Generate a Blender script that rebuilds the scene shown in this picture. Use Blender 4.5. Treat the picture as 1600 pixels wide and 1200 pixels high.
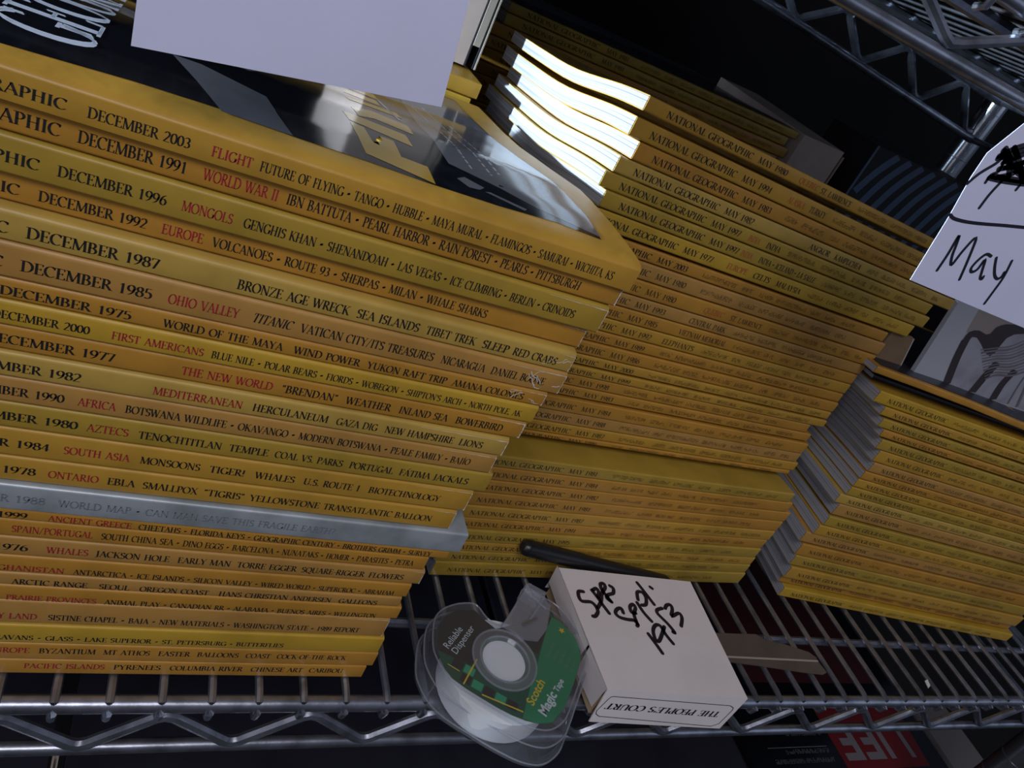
import bpy, bmesh, math, random
from mathutils import Vector, Matrix

scene = bpy.context.scene
COL = scene.collection
for _o in list(bpy.data.objects):
    bpy.data.objects.remove(_o)

# ---------------------------------------------------------------- camera
cam_data = bpy.data.cameras.new('camera')
cam = bpy.data.objects.new('camera', cam_data)
COL.objects.link(cam)
cam_data.sensor_width = 36.0
cam_data.lens = 27.45
cam_data.clip_start = 0.01
RX = Vector((0.87702636, -0.25641534, 0.40629539))      # camera right, in the room
DN = Vector((0.17906456, -0.61028282, -0.77168048))     # camera down
FW = Vector((0.44582581, 0.74953722, -0.48931922))      # camera forward
cam.matrix_world = Matrix(((RX.x, -DN.x, -FW.x, 0.0), (RX.y, -DN.y, -FW.y, 0.0), (RX.z, -DN.z, -FW.z, 0.32237), (0, 0, 0, 1)))
scene.camera = cam

# ---------------------------------------------------------------- world, lights, exposure
world = bpy.data.worlds.new('dim_room'); scene.world = world
world.use_nodes = True
world.node_tree.nodes['Background'].inputs[0].default_value = (0.55, 0.68, 1.0, 1)
world.node_tree.nodes['Background'].inputs[1].default_value = 0.055

def area(name, loc, target, sx, sy, power, col, spread=180):
    d = bpy.data.lights.new(name, 'AREA'); d.shape = 'RECTANGLE'; d.size = sx; d.size_y = sy
    d.energy = power; d.color = col; d.spread = math.radians(spread)
    o = bpy.data.objects.new(name, d); COL.objects.link(o); o.location = loc
    o.rotation_euler = (Vector(target) - Vector(loc)).to_track_quat('-Z', 'Y').to_euler()
    return o
area('room_window_light', (-0.18, -0.58, 1.12), (0.15, 0.22, 0.1), 0.7, 0.45, 6.6, (0.94, 0.92, 0.98))
area('left_window_light', (-1.0, -0.85, 0.58), (0.2, 0.25, 0.15), 0.6, 0.5, 2.9, (0.92, 0.91, 1.0))
area('far_fill_light', (1.7, -0.8, 0.75), (0.45, 0.25, 0.1), 1.3, 0.8, 1.7, (0.66, 0.78, 1.0))  # added fill from the right for the chrome and right stack, no window
area('side_window_light', (-0.85, 0.300, 0.306), (0.168, 0.365, 0.246), 0.05, 0.035, 2.2, (0.66, 0.84, 1.0), 46)
area('back_window_light', (-1.05, 0.42, 0.37), (0.4, 0.45, 0.28), 0.30, 0.22, 0.8, (0.62, 0.78, 1.0), 120)

vs = scene.view_settings
vs.view_transform = 'Standard'; vs.look = 'None'; vs.gamma = 1.0; vs.use_curve_mapping = False
vs.exposure = 0.0
random.seed(7)
# ---------------------------------------------------------------- materials
MAT = {}
def mat(name, col, rough=0.5, metal=0.0, spec=0.5, noise=0.0, nscale=40.0, bump=0.0, bscale=200.0, col2=None):
    m = bpy.data.materials.new(name); m.use_nodes = True
    nt = m.node_tree; b = nt.nodes['Principled BSDF']
    b.inputs['Base Color'].default_value = (*col, 1)
    b.inputs['Roughness'].default_value = rough; b.inputs['Metallic'].default_value = metal
    b.inputs['Specular IOR Level'].default_value = spec
    if noise or bump:
        tc = nt.nodes.new('ShaderNodeTexCoord')
    if noise:
        n = nt.nodes.new('ShaderNodeTexNoise'); n.inputs['Scale'].default_value = nscale; n.inputs['Detail'].default_value = 4
        nt.links.new(tc.outputs['Object'], n.inputs['Vector'])
        mx = nt.nodes.new('ShaderNodeMix'); mx.data_type = 'RGBA'
        c2 = col2 or tuple(c * (1 - noise) for c in col)
        mx.inputs[6].default_value = (*col, 1); mx.inputs[7].default_value = (*c2, 1)
        rp = nt.nodes.new('ShaderNodeMapRange'); rp.inputs[1].default_value = 0.4; rp.inputs[2].default_value = 0.7
        nt.links.new(n.outputs['Fac'], rp.inputs[0]); nt.links.new(rp.outputs[0], mx.inputs[0])
        nt.links.new(mx.outputs[2], b.inputs['Base Color'])
    if bump:
        n2 = nt.nodes.new('ShaderNodeTexNoise'); n2.inputs['Scale'].default_value = bscale; n2.inputs['Detail'].default_value = 3
        nt.links.new(tc.outputs['Object'], n2.inputs['Vector'])
        bp = nt.nodes.new('ShaderNodeBump'); bp.inputs['Strength'].default_value = bump; bp.inputs['Distance'].default_value = 0.001
        nt.links.new(n2.outputs['Fac'], bp.inputs['Height']); nt.links.new(bp.outputs['Normal'], b.inputs['Normal'])
    MAT[name] = m
    return m

YEL = [mat('cover_yellow_%s' % n, c, 0.38, 0, 0.45, 0.2, 45, 0.3, 80) for n, c in
       (('gold', (0.55, 0.305, 0.042)), ('amber', (0.53, 0.26, 0.038)), ('straw', (0.55, 0.355, 0.075)),
        ('olive', (0.46, 0.295, 0.042)), ('bright', (0.58, 0.355, 0.038)), ('tan', (0.51, 0.272, 0.068)))]
mat('ink_black', (0.02, 0.018, 0.016), 0.6)
mat('ink_red', (0.42, 0.03, 0.035), 0.6)
mat('ink_faded', (0.085, 0.05, 0.015), 0.7)
mat('ink_grey', (0.23, 0.27, 0.3), 0.5)
mat('ink_red_faded', (0.42, 0.1, 0.03), 0.7)
mat('paper_white', (0.8, 0.8, 0.8), 0.7)
mat('scuff_white', (0.8, 0.76, 0.7), 0.7)
mat('silver_foil', (0.5, 0.56, 0.6), 0.42, 0.35, 0.5, 0.35, 60, 0.3, 60)
mat('chrome', (0.44, 0.46, 0.54), 0.32, 0.88, 0.5, 0.45, 90, 0.15, 150)
mat('chrome_post', (0.6, 0.62, 0.66), 0.22, 0.95)
mat('card_lavender', (0.73, 0.75, 0.98), 0.85, 0, 0.3, 0.04, 30, 0.05, 500)
mat('marker_ink', (0.012, 0.01, 0.02), 0.45)
mat('cover_black', (0.006, 0.007, 0.011), 0.1, 0, 0.5, 0.3, 20)
mat('cover_navy', (0.01, 0.014, 0.035), 0.3, 0, 0.5, 0.3, 20)
mat('print_grey', (0.15, 0.15, 0.17), 0.1, 0, 0.5, 0.35, 25)
mat('print_light', (0.42, 0.44, 0.5), 0.12)
mat('print_white', (0.62, 0.68, 0.8), 0.12)
mat('print_yellow', (0.52, 0.31, 0.04), 0.12)
mat('cardboard_cream', (0.62, 0.5, 0.45), 0.8, 0, 0.3, 0.12, 40)
mat('cardboard_brown', (0.22, 0.15, 0.09), 0.85, 0, 0.2, 0.2, 40)
mat('cardboard_pale', (0.42, 0.36, 0.3), 0.8)
mat('box_white', (0.82, 0.76, 0.76), 0.7, 0, 0.3, 0.06, 30)
mat('box_kraft', (0.62, 0.45, 0.28), 0.8, 0, 0.3, 0.1, 40)
mat('dark_board', (0.012, 0.012, 0.016), 0.6)
mat('light_stripe_paint', (0.11, 0.17, 0.29), 0.5)  # bluish light on the back box, put into a colour
mat('wall_dark', (0.007, 0.006, 0.007), 0.9, 0, 0.2, 0.3, 5)
mat('floor_dark', (0.03, 0.028, 0.028), 0.8, 0, 0.3, 0.3, 8)
mat('shade_box_dark', (0.035, 0.03, 0.028), 0.7, 0, 0.3, 0.3, 20)
mat('board_grey', (0.17, 0.155, 0.155), 0.8)
mat('strip_brown', (0.13, 0.1, 0.08), 0.8, 0, 0.3, 0.2, 30)
mat('life_red', (0.16, 0.01, 0.013), 0.35)
mat('life_white', (0.2, 0.18, 0.19), 0.4)
mat('slate_cover', (0.022, 0.021, 0.032), 0.4, 0, 0.5, 0.3, 25)
mat('plastic_black', (0.01, 0.01, 0.012), 0.35)
mat('tape_white', (0.82, 0.85, 0.88), 0.45)
mat('label_green', (0.012, 0.21, 0.085), 0.3)
mat('label_green_light', (0.02, 0.33, 0.16), 0.3)
mat('label_dark', (0.012, 0.012, 0.012), 0.3)
mat('label_forest', (0.008, 0.075, 0.04), 0.3)
mat('label_yellow', (0.7, 0.5, 0.02), 0.35)
mat('label_white', (0.6, 0.68, 0.7), 0.35)
mat('label_pale', (0.1, 0.26, 0.17), 0.35)
mat('metal_blade', (0.3, 0.3, 0.33), 0.5, 0.6)

def pages_mat():
    m = bpy.data.materials.new('page_edges'); m.use_nodes = True
    nt = m.node_tree; b = nt.nodes['Principled BSDF']; b.inputs['Roughness'].default_value = 0.75
    uv = nt.nodes.new('ShaderNodeUVMap'); mp = nt.nodes.new('ShaderNodeMapping')
    mp.inputs['Scale'].default_value = (6.0, 1500.0, 1.0)
    n = nt.nodes.new('ShaderNodeTexNoise'); n.inputs['Scale'].default_value = 1.0; n.inputs['Detail'].default_value = 3
    cr = nt.nodes.new('ShaderNodeValToRGB')
    cr.color_ramp.elements[0].position = 0.3; cr.color_ramp.elements[0].color = (0.09, 0.095, 0.12, 1)
    cr.color_ramp.elements[1].position = 0.6; cr.color_ramp.elements[1].color = (0.5, 0.51, 0.55, 1)
    nt.links.new(uv.outputs[0], mp.inputs[0]); nt.links.new(mp.outputs[0], n.inputs['Vector'])
    nt.links.new(n.outputs['Fac'], cr.inputs[0]); nt.links.new(cr.outputs[0], b.inputs['Base Color'])
    MAT['page_edges'] = m
pages_mat()

def clear_mat(name, tint, amount, rough=0.06):
    # thin clear plastic: light passes, edges and gloss show
    m = bpy.data.materials.new(name); m.use_nodes = True
    nt = m.node_tree; nt.nodes.remove(nt.nodes['Principled BSDF'])
    out = nt.nodes['Material Output']
    tr = nt.nodes.new('ShaderNodeBsdfTransparent'); tr.inputs[0].default_value = (*tint, 1)
    gl = nt.nodes.new('ShaderNodeBsdfGlossy'); gl.inputs['Roughness'].default_value = rough
    df = nt.nodes.new('ShaderNodeBsdfDiffuse'); df.inputs[0].default_value = (0.7, 0.72, 0.78, 1)
    lw = nt.nodes.new('ShaderNodeLayerWeight'); lw.inputs['Blend'].default_value = 0.5
    pw = nt.nodes.new('ShaderNodeMath'); pw.operation = 'POWER'; pw.inputs[1].default_value = 4.0
    fr = nt.nodes.new('ShaderNodeMath'); fr.operation = 'MULTIPLY_ADD'; fr.inputs[1].default_value = 0.8; fr.inputs[2].default_value = 0.045
    nt.links.new(lw.outputs['Facing'], pw.inputs[0]); nt.links.new(pw.outputs[0], fr.inputs[0])
    m1 = nt.nodes.new('ShaderNodeMixShader'); m2 = nt.nodes.new('ShaderNodeMixShader')
    m1.inputs[0].default_value = amount
    nt.links.new(tr.outputs[0], m1.inputs[1]); nt.links.new(df.outputs[0], m1.inputs[2])
    nt.links.new(fr.outputs[0], m2.inputs[0]); nt.links.new(m1.outputs[0], m2.inputs[1]); nt.links.new(gl.outputs[0], m2.inputs[2])
    nt.links.new(m2.outputs[0], out.inputs[0])
    MAT[name] = m
clear_mat('clear_plastic', (0.95, 0.96, 0.98), 0.055)
clear_mat('clear_plastic_rim', (0.9, 0.92, 0.96), 0.16)

# ---------------------------------------------------------------- object helpers
class MB:
    # collects faces for one mesh object
    def __init__(self): self.v = []; self.f = []; self.uv = []
    def quad(self, a, b, c, d, uv=None):
        n = len(self.v); self.v += [tuple(a), tuple(b), tuple(c), tuple(d)]; self.f.append((n, n+1, n+2, n+3))
        self.uv += uv or [(0, 0)] * 4
    def poly(self, pts):
        n = len(self.v); self.v += [tuple(p) for p in pts]; self.f.append(tuple(range(n, n + len(pts)))); self.uv += [(0, 0)] * len(pts)
    def prism(self, pts2, z0, z1, plane='xy'):
        # straight-sided solid from a 2-d outline
        def P(p, h): return (p[0], p[1], h) if plane == 'xy' else (p[0], h, p[1])
        self.poly([P(p, z1) for p in pts2]); self.poly([P(p, z0) for p in reversed(pts2)])
        for i in range(len(pts2)):
            a, b = pts2[i], pts2[(i+1) % len(pts2)]
            self.quad(P(a, z0), P(b, z0), P(b, z1), P(a, z1))
    def box(self, x0, x1, y0, y1, z0, z1):
        self.prism([(x0, y0), (x1, y0), (x1, y1), (x0, y1)], z0, z1)
    def tube(self, pts, r, seg=10, cap=True):
        pts = [Vector(p) for p in pts]; rings = []
        for i, p in enumerate(pts):
            t = (pts[min(i+1, len(pts)-1)] - pts[max(i-1, 0)]).normalized()
            up = Vector((0, 0, 1)) if abs(t.z) < 0.9 else Vector((0, 1, 0))
            s = t.cross(up).normalized(); u = s.cross(t)
            rr = r[i] if isinstance(r, (list, tuple)) else r
            rings.append([p + s * (rr * math.cos(2*math.pi*k/seg)) + u * (rr * math.sin(2*math.pi*k/seg)) for k in range(seg)])
        n = len(self.v)
        for rg in rings: self.v += [tuple(q) for q in rg]
        for i in range(len(rings) - 1):
            for k in range(seg):
                a = n + i*seg + k; b = n + i*seg + (k+1) % seg
                self.f.append((a, b, b + seg, a + seg)); self.uv += [(0, 0)] * 4
        if cap:
            self.f.append(tuple(n + k for k in reversed(range(seg)))); self.uv += [(0, 0)] * seg
            m = n + (len(rings)-1)*seg
            self.f.append(tuple(m + k for k in range(seg))); self.uv += [(0, 0)] * seg
    def build(self, name, material, parent=None, smooth=False, weld=True, loc=None):
        me = bpy.data.meshes.new(name); me.from_pydata(self.v, [], self.f)
        lay = me.uv_layers.new(name='UVMap')
        for i, q in enumerate(self.uv): lay.data[i].uv = q
        me.materials.append(MAT[material] if isinstance(material, str) else material)
        if weld:
            bm = bmesh.new(); bm.from_mesh(me); bmesh.ops.remove_doubles(bm, verts=bm.verts, dist=1e-6)
            bmesh.ops.recalc_face_normals(bm, faces=bm.faces); bm.to_mesh(me); bm.free()
        if smooth:
            for p in me.polygons: p.use_smooth = True
            bm = bmesh.new(); bm.from_mesh(me)
            for e in bm.edges:
                if len(e.link_faces) == 2 and e.calc_face_angle(0) > 0.7: e.smooth = False
            bm.to_mesh(me); bm.free()
        o = bpy.data.objects.new(name, me); COL.objects.link(o)
        if parent is not None: o.parent = parent
        if loc is not None: o.location = loc
        return o

def tag(o, label, cat, group=None):
    o['label'] = label; o['category'] = cat
    if group: o['group'] = group
    return o
def thing(name, loc, label, cat, group=None, rz=0.0):
    o = bpy.data.objects.new(name, None); COL.objects.link(o); o.empty_display_size = 0.02
    o.location = loc; o.rotation_euler = (0, 0, rz)
    return tag(o, label, cat, group)
def mm(p): return tuple(c / 1000.0 for c in p)

# ---------------------------------------------------------------- roman capitals drawn with a broad nib
def arc(cx, cy, rx, ry, a0, a1, n=10):
    return [(cx + rx*math.cos(math.radians(a0 + (a1-a0)*i/n)), cy + ry*math.sin(math.radians(a0 + (a1-a0)*i/n))) for i in range(n+1)]
def ln(*p): return [(p[i], p[i+1]) for i in range(0, len(p), 2)]
# glyph: advance, [(weight, path)...], [serif centres (x, y)...]
FONT = {
 'A': (.74, [(.45, ln(.08, 0, .37, 1)), (1, ln(.35, 1, .66, 0)), (.45, ln(.17, .34, .55, .34))], [(.08, 0), (.66, 0)]),
 'B': (.66, [(1, ln(.16, 0, .16, 1)), (1, ln(.16, 1, .3, 1) + arc(.3, .76, .19, .24, 90, -90) + ln(.16, .52)), (1, ln(.3, .52) + arc(.33, .26, .23, .26, 90, -90) + ln(.16, 0))], [(.1, 0), (.1, 1)]),
 'C': (.7, [(1, arc(.4, .5, .33, .51, 48, 312, 16)), (.6, ln(.62, .98, .62, .76))], []),
 'D': (.78, [(1, ln(.16, 0, .16, 1)), (1, ln(.16, 1, .32, 1) + arc(.32, .5, .38, .5, 90, -90, 14) + ln(.16, 0))], [(.1, 0), (.1, 1)]),
 'E': (.6, [(1, ln(.16, 0, .16, 1)), (.6, ln(.1, 1, .52, 1)), (.6, ln(.16, .52, .42, .52)), (.6, ln(.1, 0, .55, 0)), (.5, ln(.52, 1, .52, .82)), (.5, ln(.55, 0, .57, .2)), (.4, ln(.42, .62, .42, .42))], [(.12, 0), (.12, 1)]),
 'F': (.56, [(1, ln(.16, 0, .16, 1)), (.6, ln(.1, 1, .5, 1)), (.6, ln(.16, .52, .4, .52)), (.5, ln(.5, 1, .5, .8)), (.4, ln(.4, .62, .4, .42))], [(.16, 0), (.12, 1)]),
 'G': (.76, [(1, arc(.4, .5, .33, .51, 48, 345, 16)), (.6, ln(.62, .98, .62, .78)), (1, ln(.66, .05, .66, .42))], [(.66, .42)]),
 'H': (.8, [(1, ln(.17, 0, .17, 1)), (1, ln(.63, 0, .63, 1)), (.6, ln(.17, .52, .63, .52))], [(.17, 0), (.17, 1), (.63, 0), (.63, 1)]),
 'I': (.36, [(1, ln(.18, 0, .18, 1))], [(.18, 0), (.18, 1)]),
 'J': (.42, [(1, ln(.24, 1, .24, .12) + arc(.1, .12, .14, .22, 0, -110, 8))], [(.24, 1)]),
 'K': (.72, [(1, ln(.16, 0, .16, 1)), (.45, ln(.17, .44, .58, 1)), (1, ln(.3, .58, .64, 0))], [(.16, 0), (.16, 1), (.6, 1), (.66, 0)]),
 'L': (.58, [(1, ln(.16, 0, .16, 1)), (.6, ln(.1, 0, .53, 0)), (.5, ln(.53, 0, .55, .22))], [(.12, 0), (.16, 1)]),
 'M': (.94, [(.45, ln(.12, 0, .16, 1)), (1, ln(.16, 1, .46, .03)), (.45, ln(.46, .03, .76, 1)), (1, ln(.78, 1, .82, 0))], [(.12, 0), (.12, 1), (.82, 0), (.8, 1)]),
 'N': (.8, [(.45, ln(.14, 0, .14, 1)), (1, ln(.14, 1, .66, 0)), (.45, ln(.66, 0, .66, 1))], [(.14, 0), (.1, 1), (.66, 1)]),
 'O': (.8, [(1, arc(.4, .5, .34, .51, 0, 360, 22))], []),
 'P': (.6, [(1, ln(.16, 0, .16, 1)), (1, ln(.16, 1, .3, 1) + arc(.3, .74, .22, .26, 90, -90) + ln(.16, .48))], [(.16, 0), (.1, 1)]),
 'Q': (.8, [(1, arc(.4, .5, .34, .51, 0, 360, 22)), (1, ln(.4, .02, .74, -.22))], []),
 'R': (.68, [(1, ln(.16, 0, .16, 1)), (1, ln(.16, 1, .3, 1) + arc(.3, .75, .2, .25, 90, -90) + ln(.16, .5)), (1, ln(.32, .5, .62, 0))], [(.16, 0), (.1, 1), (.64, 0)]),
 'S': (.54, [(1, [(.44, .8)] + arc(.27, .76, .18, .25, 35, 240, 10) + arc(.27, .25, .2, .27, 60, -145, 10))], []),
 'T': (.66, [(1, ln(.33, 0, .33, 1)), (.6, ln(.04, 1, .62, 1)), (.5, ln(.05, 1, .05, .8)), (.5, ln(.61, 1, .61, .8))], [(.33, 0)]),
 'U': (.78, [(1, ln(.16, 1, .16, .3) + arc(.4, .3, .24, .31, 180, 360, 12)), (.45, ln(.64, .3, .64, 1))], [(.16, 1), (.64, 1)]),
 'V': (.72, [(1, ln(.08, 1, .37, 0)), (.45, ln(.37, 0, .64, 1))], [(.08, 1), (.64, 1)]),
 'W': (1.0, [(1, ln(.07, 1, .3, 0)), (.45, ln(.3, 0, .5, .95)), (1, ln(.48, 1, .71, 0)), (.45, ln(.71, 0, .92, 1))], [(.07, 1), (.46, 1), (.92, 1)]),
 'X': (.72, [(1, ln(.1, 1, .62, 0)), (.45, ln(.1, 0, .62, 1))], [(.1, 0), (.1, 1), (.62, 0), (.62, 1)]),
 'Y': (.7, [(1, ln(.08, 1, .35, .46)), (.45, ln(.35, .46, .62, 1)), (1, ln(.35, .5, .35, 0))], [(.08, 1), (.62, 1), (.35, 0)]),
 'Z': (.64, [(.6, ln(.08, 1, .56, 1)), (.9, ln(.56, 1, .07, 0)), (.6, ln(.07, 0, .58, 0)), (.5, ln(.08, 1, .08, .8)), (.5, ln(.58, 0, .58, .2))], []),
 '0': (.56, [(1, arc(.28, .5, .22, .5, 0, 360, 18))], []),
 '1': (.56, [(1, ln(.28, 0, .28, 1)), (.5, ln(.12, .84, .28, 1))], [(.28, 0)]),
 '2': (.56, [(1, arc(.27, .74, .19, .26, 160, -30, 10) + ln(.06, .03)), (.7, ln(.06, .02, .5, .02))], []),
 '3': (.56, [(1, arc(.25, .76, .18, .24, 150, -90, 10) + arc(.25, .27, .22, .26, 80, -140, 10))], []),
 '4': (.56, [(1, ln(.38, 0, .38, 1)), (.5, ln(.38, 1, .04, .3)), (.6, ln(.04, .3, .52, .3))], []),
 '5': (.56, [(.6, ln(.14, 1, .46, 1)), (.8, ln(.14, 1, .11, .56)), (1, ln(.11, .56) + arc(.24, .32, .23, .32, 100, -130, 12))], []),
 '6': (.56, [(1, arc(.29, .31, .21, .31, 0, 360, 16)), (1, [(.09, .34), (.14, .66), (.28, .88), (.44, 1)])], []),
 '7': (.56, [(.7, ln(.07, .98, .5, .98)), (1, ln(.5, .98, .22, 0)), (.5, ln(.07, 1, .07, .8))], []),
 '8': (.56, [(1, arc(.28, .76, .17, .24, 0, 360, 14)), (1, arc(.28, .27, .21, .27, 0, 360, 16))], []),
 '9': (.56, [(1, arc(.27, .69, .21, .31, 0, 360, 16)), (1, [(.47, .66), (.42, .34), (.28, .12), (.12, 0)])], []),
 '.': (.28, [(1.2, ln(.12, 0, .12, .12))], []),
 ',': (.28, [(1.2, ln(.12, .1, .12, 0)), (.6, ln(.14, .05, .07, -.16))], []),
 '/': (.5, [(.5, ln(.04, -.08, .42, 1.05))], []),
 '-': (.4, [(1, ln(.06, .42, .34, .42))], []),
 "'": (.24, [(.9, ln(.12, 1, .1, .72))], []),
 '"': (.42, [(.8, ln(.12, 1, .1, .74)), (.8, ln(.28, 1, .26, .74))], []),
 '!': (.36, [(1, ln(.18, 1, .16, .32)), (1.2, ln(.16, 0, .16, .12))], []),
 '?': (.5, [(1, arc(.22, .77, .18, .24, 160, -60, 10) + ln(.22, .3)), (1.2, ln(.22, 0, .22, .12))], []),
 '*': (.5, [(1.6, ln(.2, .36, .2, .56)), (1.6, ln(.26, .36, .26, .56))], []),
 ' ': (.42, [], []),
}
def glyph_quads(ch):
    quads = []; acc = None
    if ch in 'ÍÁ': acc, ch = (.5 if ch == 'Á' else .2), {'Í': 'I', 'Á': 'A'}[ch]
    adv, strokes, serifs = FONT.get(ch, FONT[' '])
    def sweep(path, nx, ny):
        for (x0, y0), (x1, y1) in zip(path, path[1:]):
            quads.append(((x0-nx, y0-ny), (x1-nx, y1-ny), (x1+nx, y1+ny), (x0+nx, y0+ny)))
    strokes = list(strokes)
    if acc is not None: strokes.append((.6, ln(acc-.1, 1.08, acc+.08, 1.3)))
    for w, path in strokes:
        sweep(path, .088*w*math.cos(.3), .088*w*math.sin(.3)); sweep(path, -.026*math.sin(.3), .026*math.cos(.3))
        if ch in '-': sweep(path, 0, .04)
    for x, y in serifs:
        quads.append(((x-.13, y-.024), (x+.13, y-.024), (x+.13, y+.024), (x-.13, y+.024)))
    return adv, quads
GLYPH = {}
def text_quads(s):
    # quads of a line of capitals: x from 0 to its width, y from 0 to 1
    x = 0.0; out = []
    for ch in s:
        if ch not in GLYPH: GLYPH[ch] = glyph_quads(ch)
        adv, q = GLYPH[ch]
        out += [tuple((x + px, py) for px, py in f) for f in q]; x += adv
    return x, out
def put_text(mb, s, fn, x0, x1, cap, italic=0.0):
    # fn(x, h) -> 3-d point for distance along the line and height above the baseline
    w, q = text_quads(s); k = (x1 - x0) / max(w, 1e-6)
    for f in q: mb.quad(*[fn(x0 + px*k + italic*py*cap, py*cap) for px, py in f])
def print_ticks(mb, fn, x0, x1, cap, rnd):
    # a word too small to read: only the strokes of its letters
    x = x0
    while x < x1:
        w = rnd.uniform(.25, .5) * cap * .3
        h0 = rnd.choice((0, 0, 0, .4)); h1 = rnd.choice((1, 1, .55))
        mb.quad(fn(x, h0*cap), fn(x+w, h0*cap), fn(x+w, max(h1, h0+.2)*cap), fn(x, max(h1, h0+.2)*cap))
        if rnd.random() < .6: 
            y = rnd.choice((0, .45, .9)) * cap
            mb.quad(fn(x, y), fn(x+cap*.5, y), fn(x+cap*.5, y+.1*cap), fn(x, y+.1*cap))
        x += cap * rnd.uniform(.28, .4)
def ribbon(mb, pts, fn, width, round_caps=False):
    # a pen stroke lying on a surface: fn(x, y) -> point
    pts = [Vector(p[:2]) for p in pts]
    if len(pts) == 2: fine = pts
    else:
        fine = []
        P = [pts[0]] + pts + [pts[-1]]
        for i in range(1, len(P)-2):
            for t in (0, .25, .5, .75):
                a, b, c, d = P[i-1], P[i], P[i+1], P[i+2]
                fine.append(0.5*((2*b) + (c-a)*t + (2*a-5*b+4*c-d)*t*t + (3*b-a-3*c+d)*t**3))
        fine.append(pts[-1])
    h = width/2; left = []; right = []
    for i, p in enumerate(fine):
        d = fine[min(i+1, len(fine)-1)] - fine[max(i-1, 0)]
        if d.length < 1e-7: d = Vector((1, 0))
        n = Vector((-d.y, d.x)).normalized() * h; left.append(p + n); right.append(p - n)
    for i in range(len(fine)-1):
        mb.quad(fn(*right[i]), fn(*right[i+1]), fn(*left[i+1]), fn(*left[i]))
    if round_caps:
        for p, q in ((fine[0], fine[1]), (fine[-1], fine[-2])):
            d = p - q
            if d.length < 1e-7: continue
            a0 = math.atan2(d.y, d.x)
            mb.poly([fn(p.x + h*math.cos(a0 + k*math.pi/8), p.y + h*math.sin(a0 + k*math.pi/8)) for k in range(-4, 5)])
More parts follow.
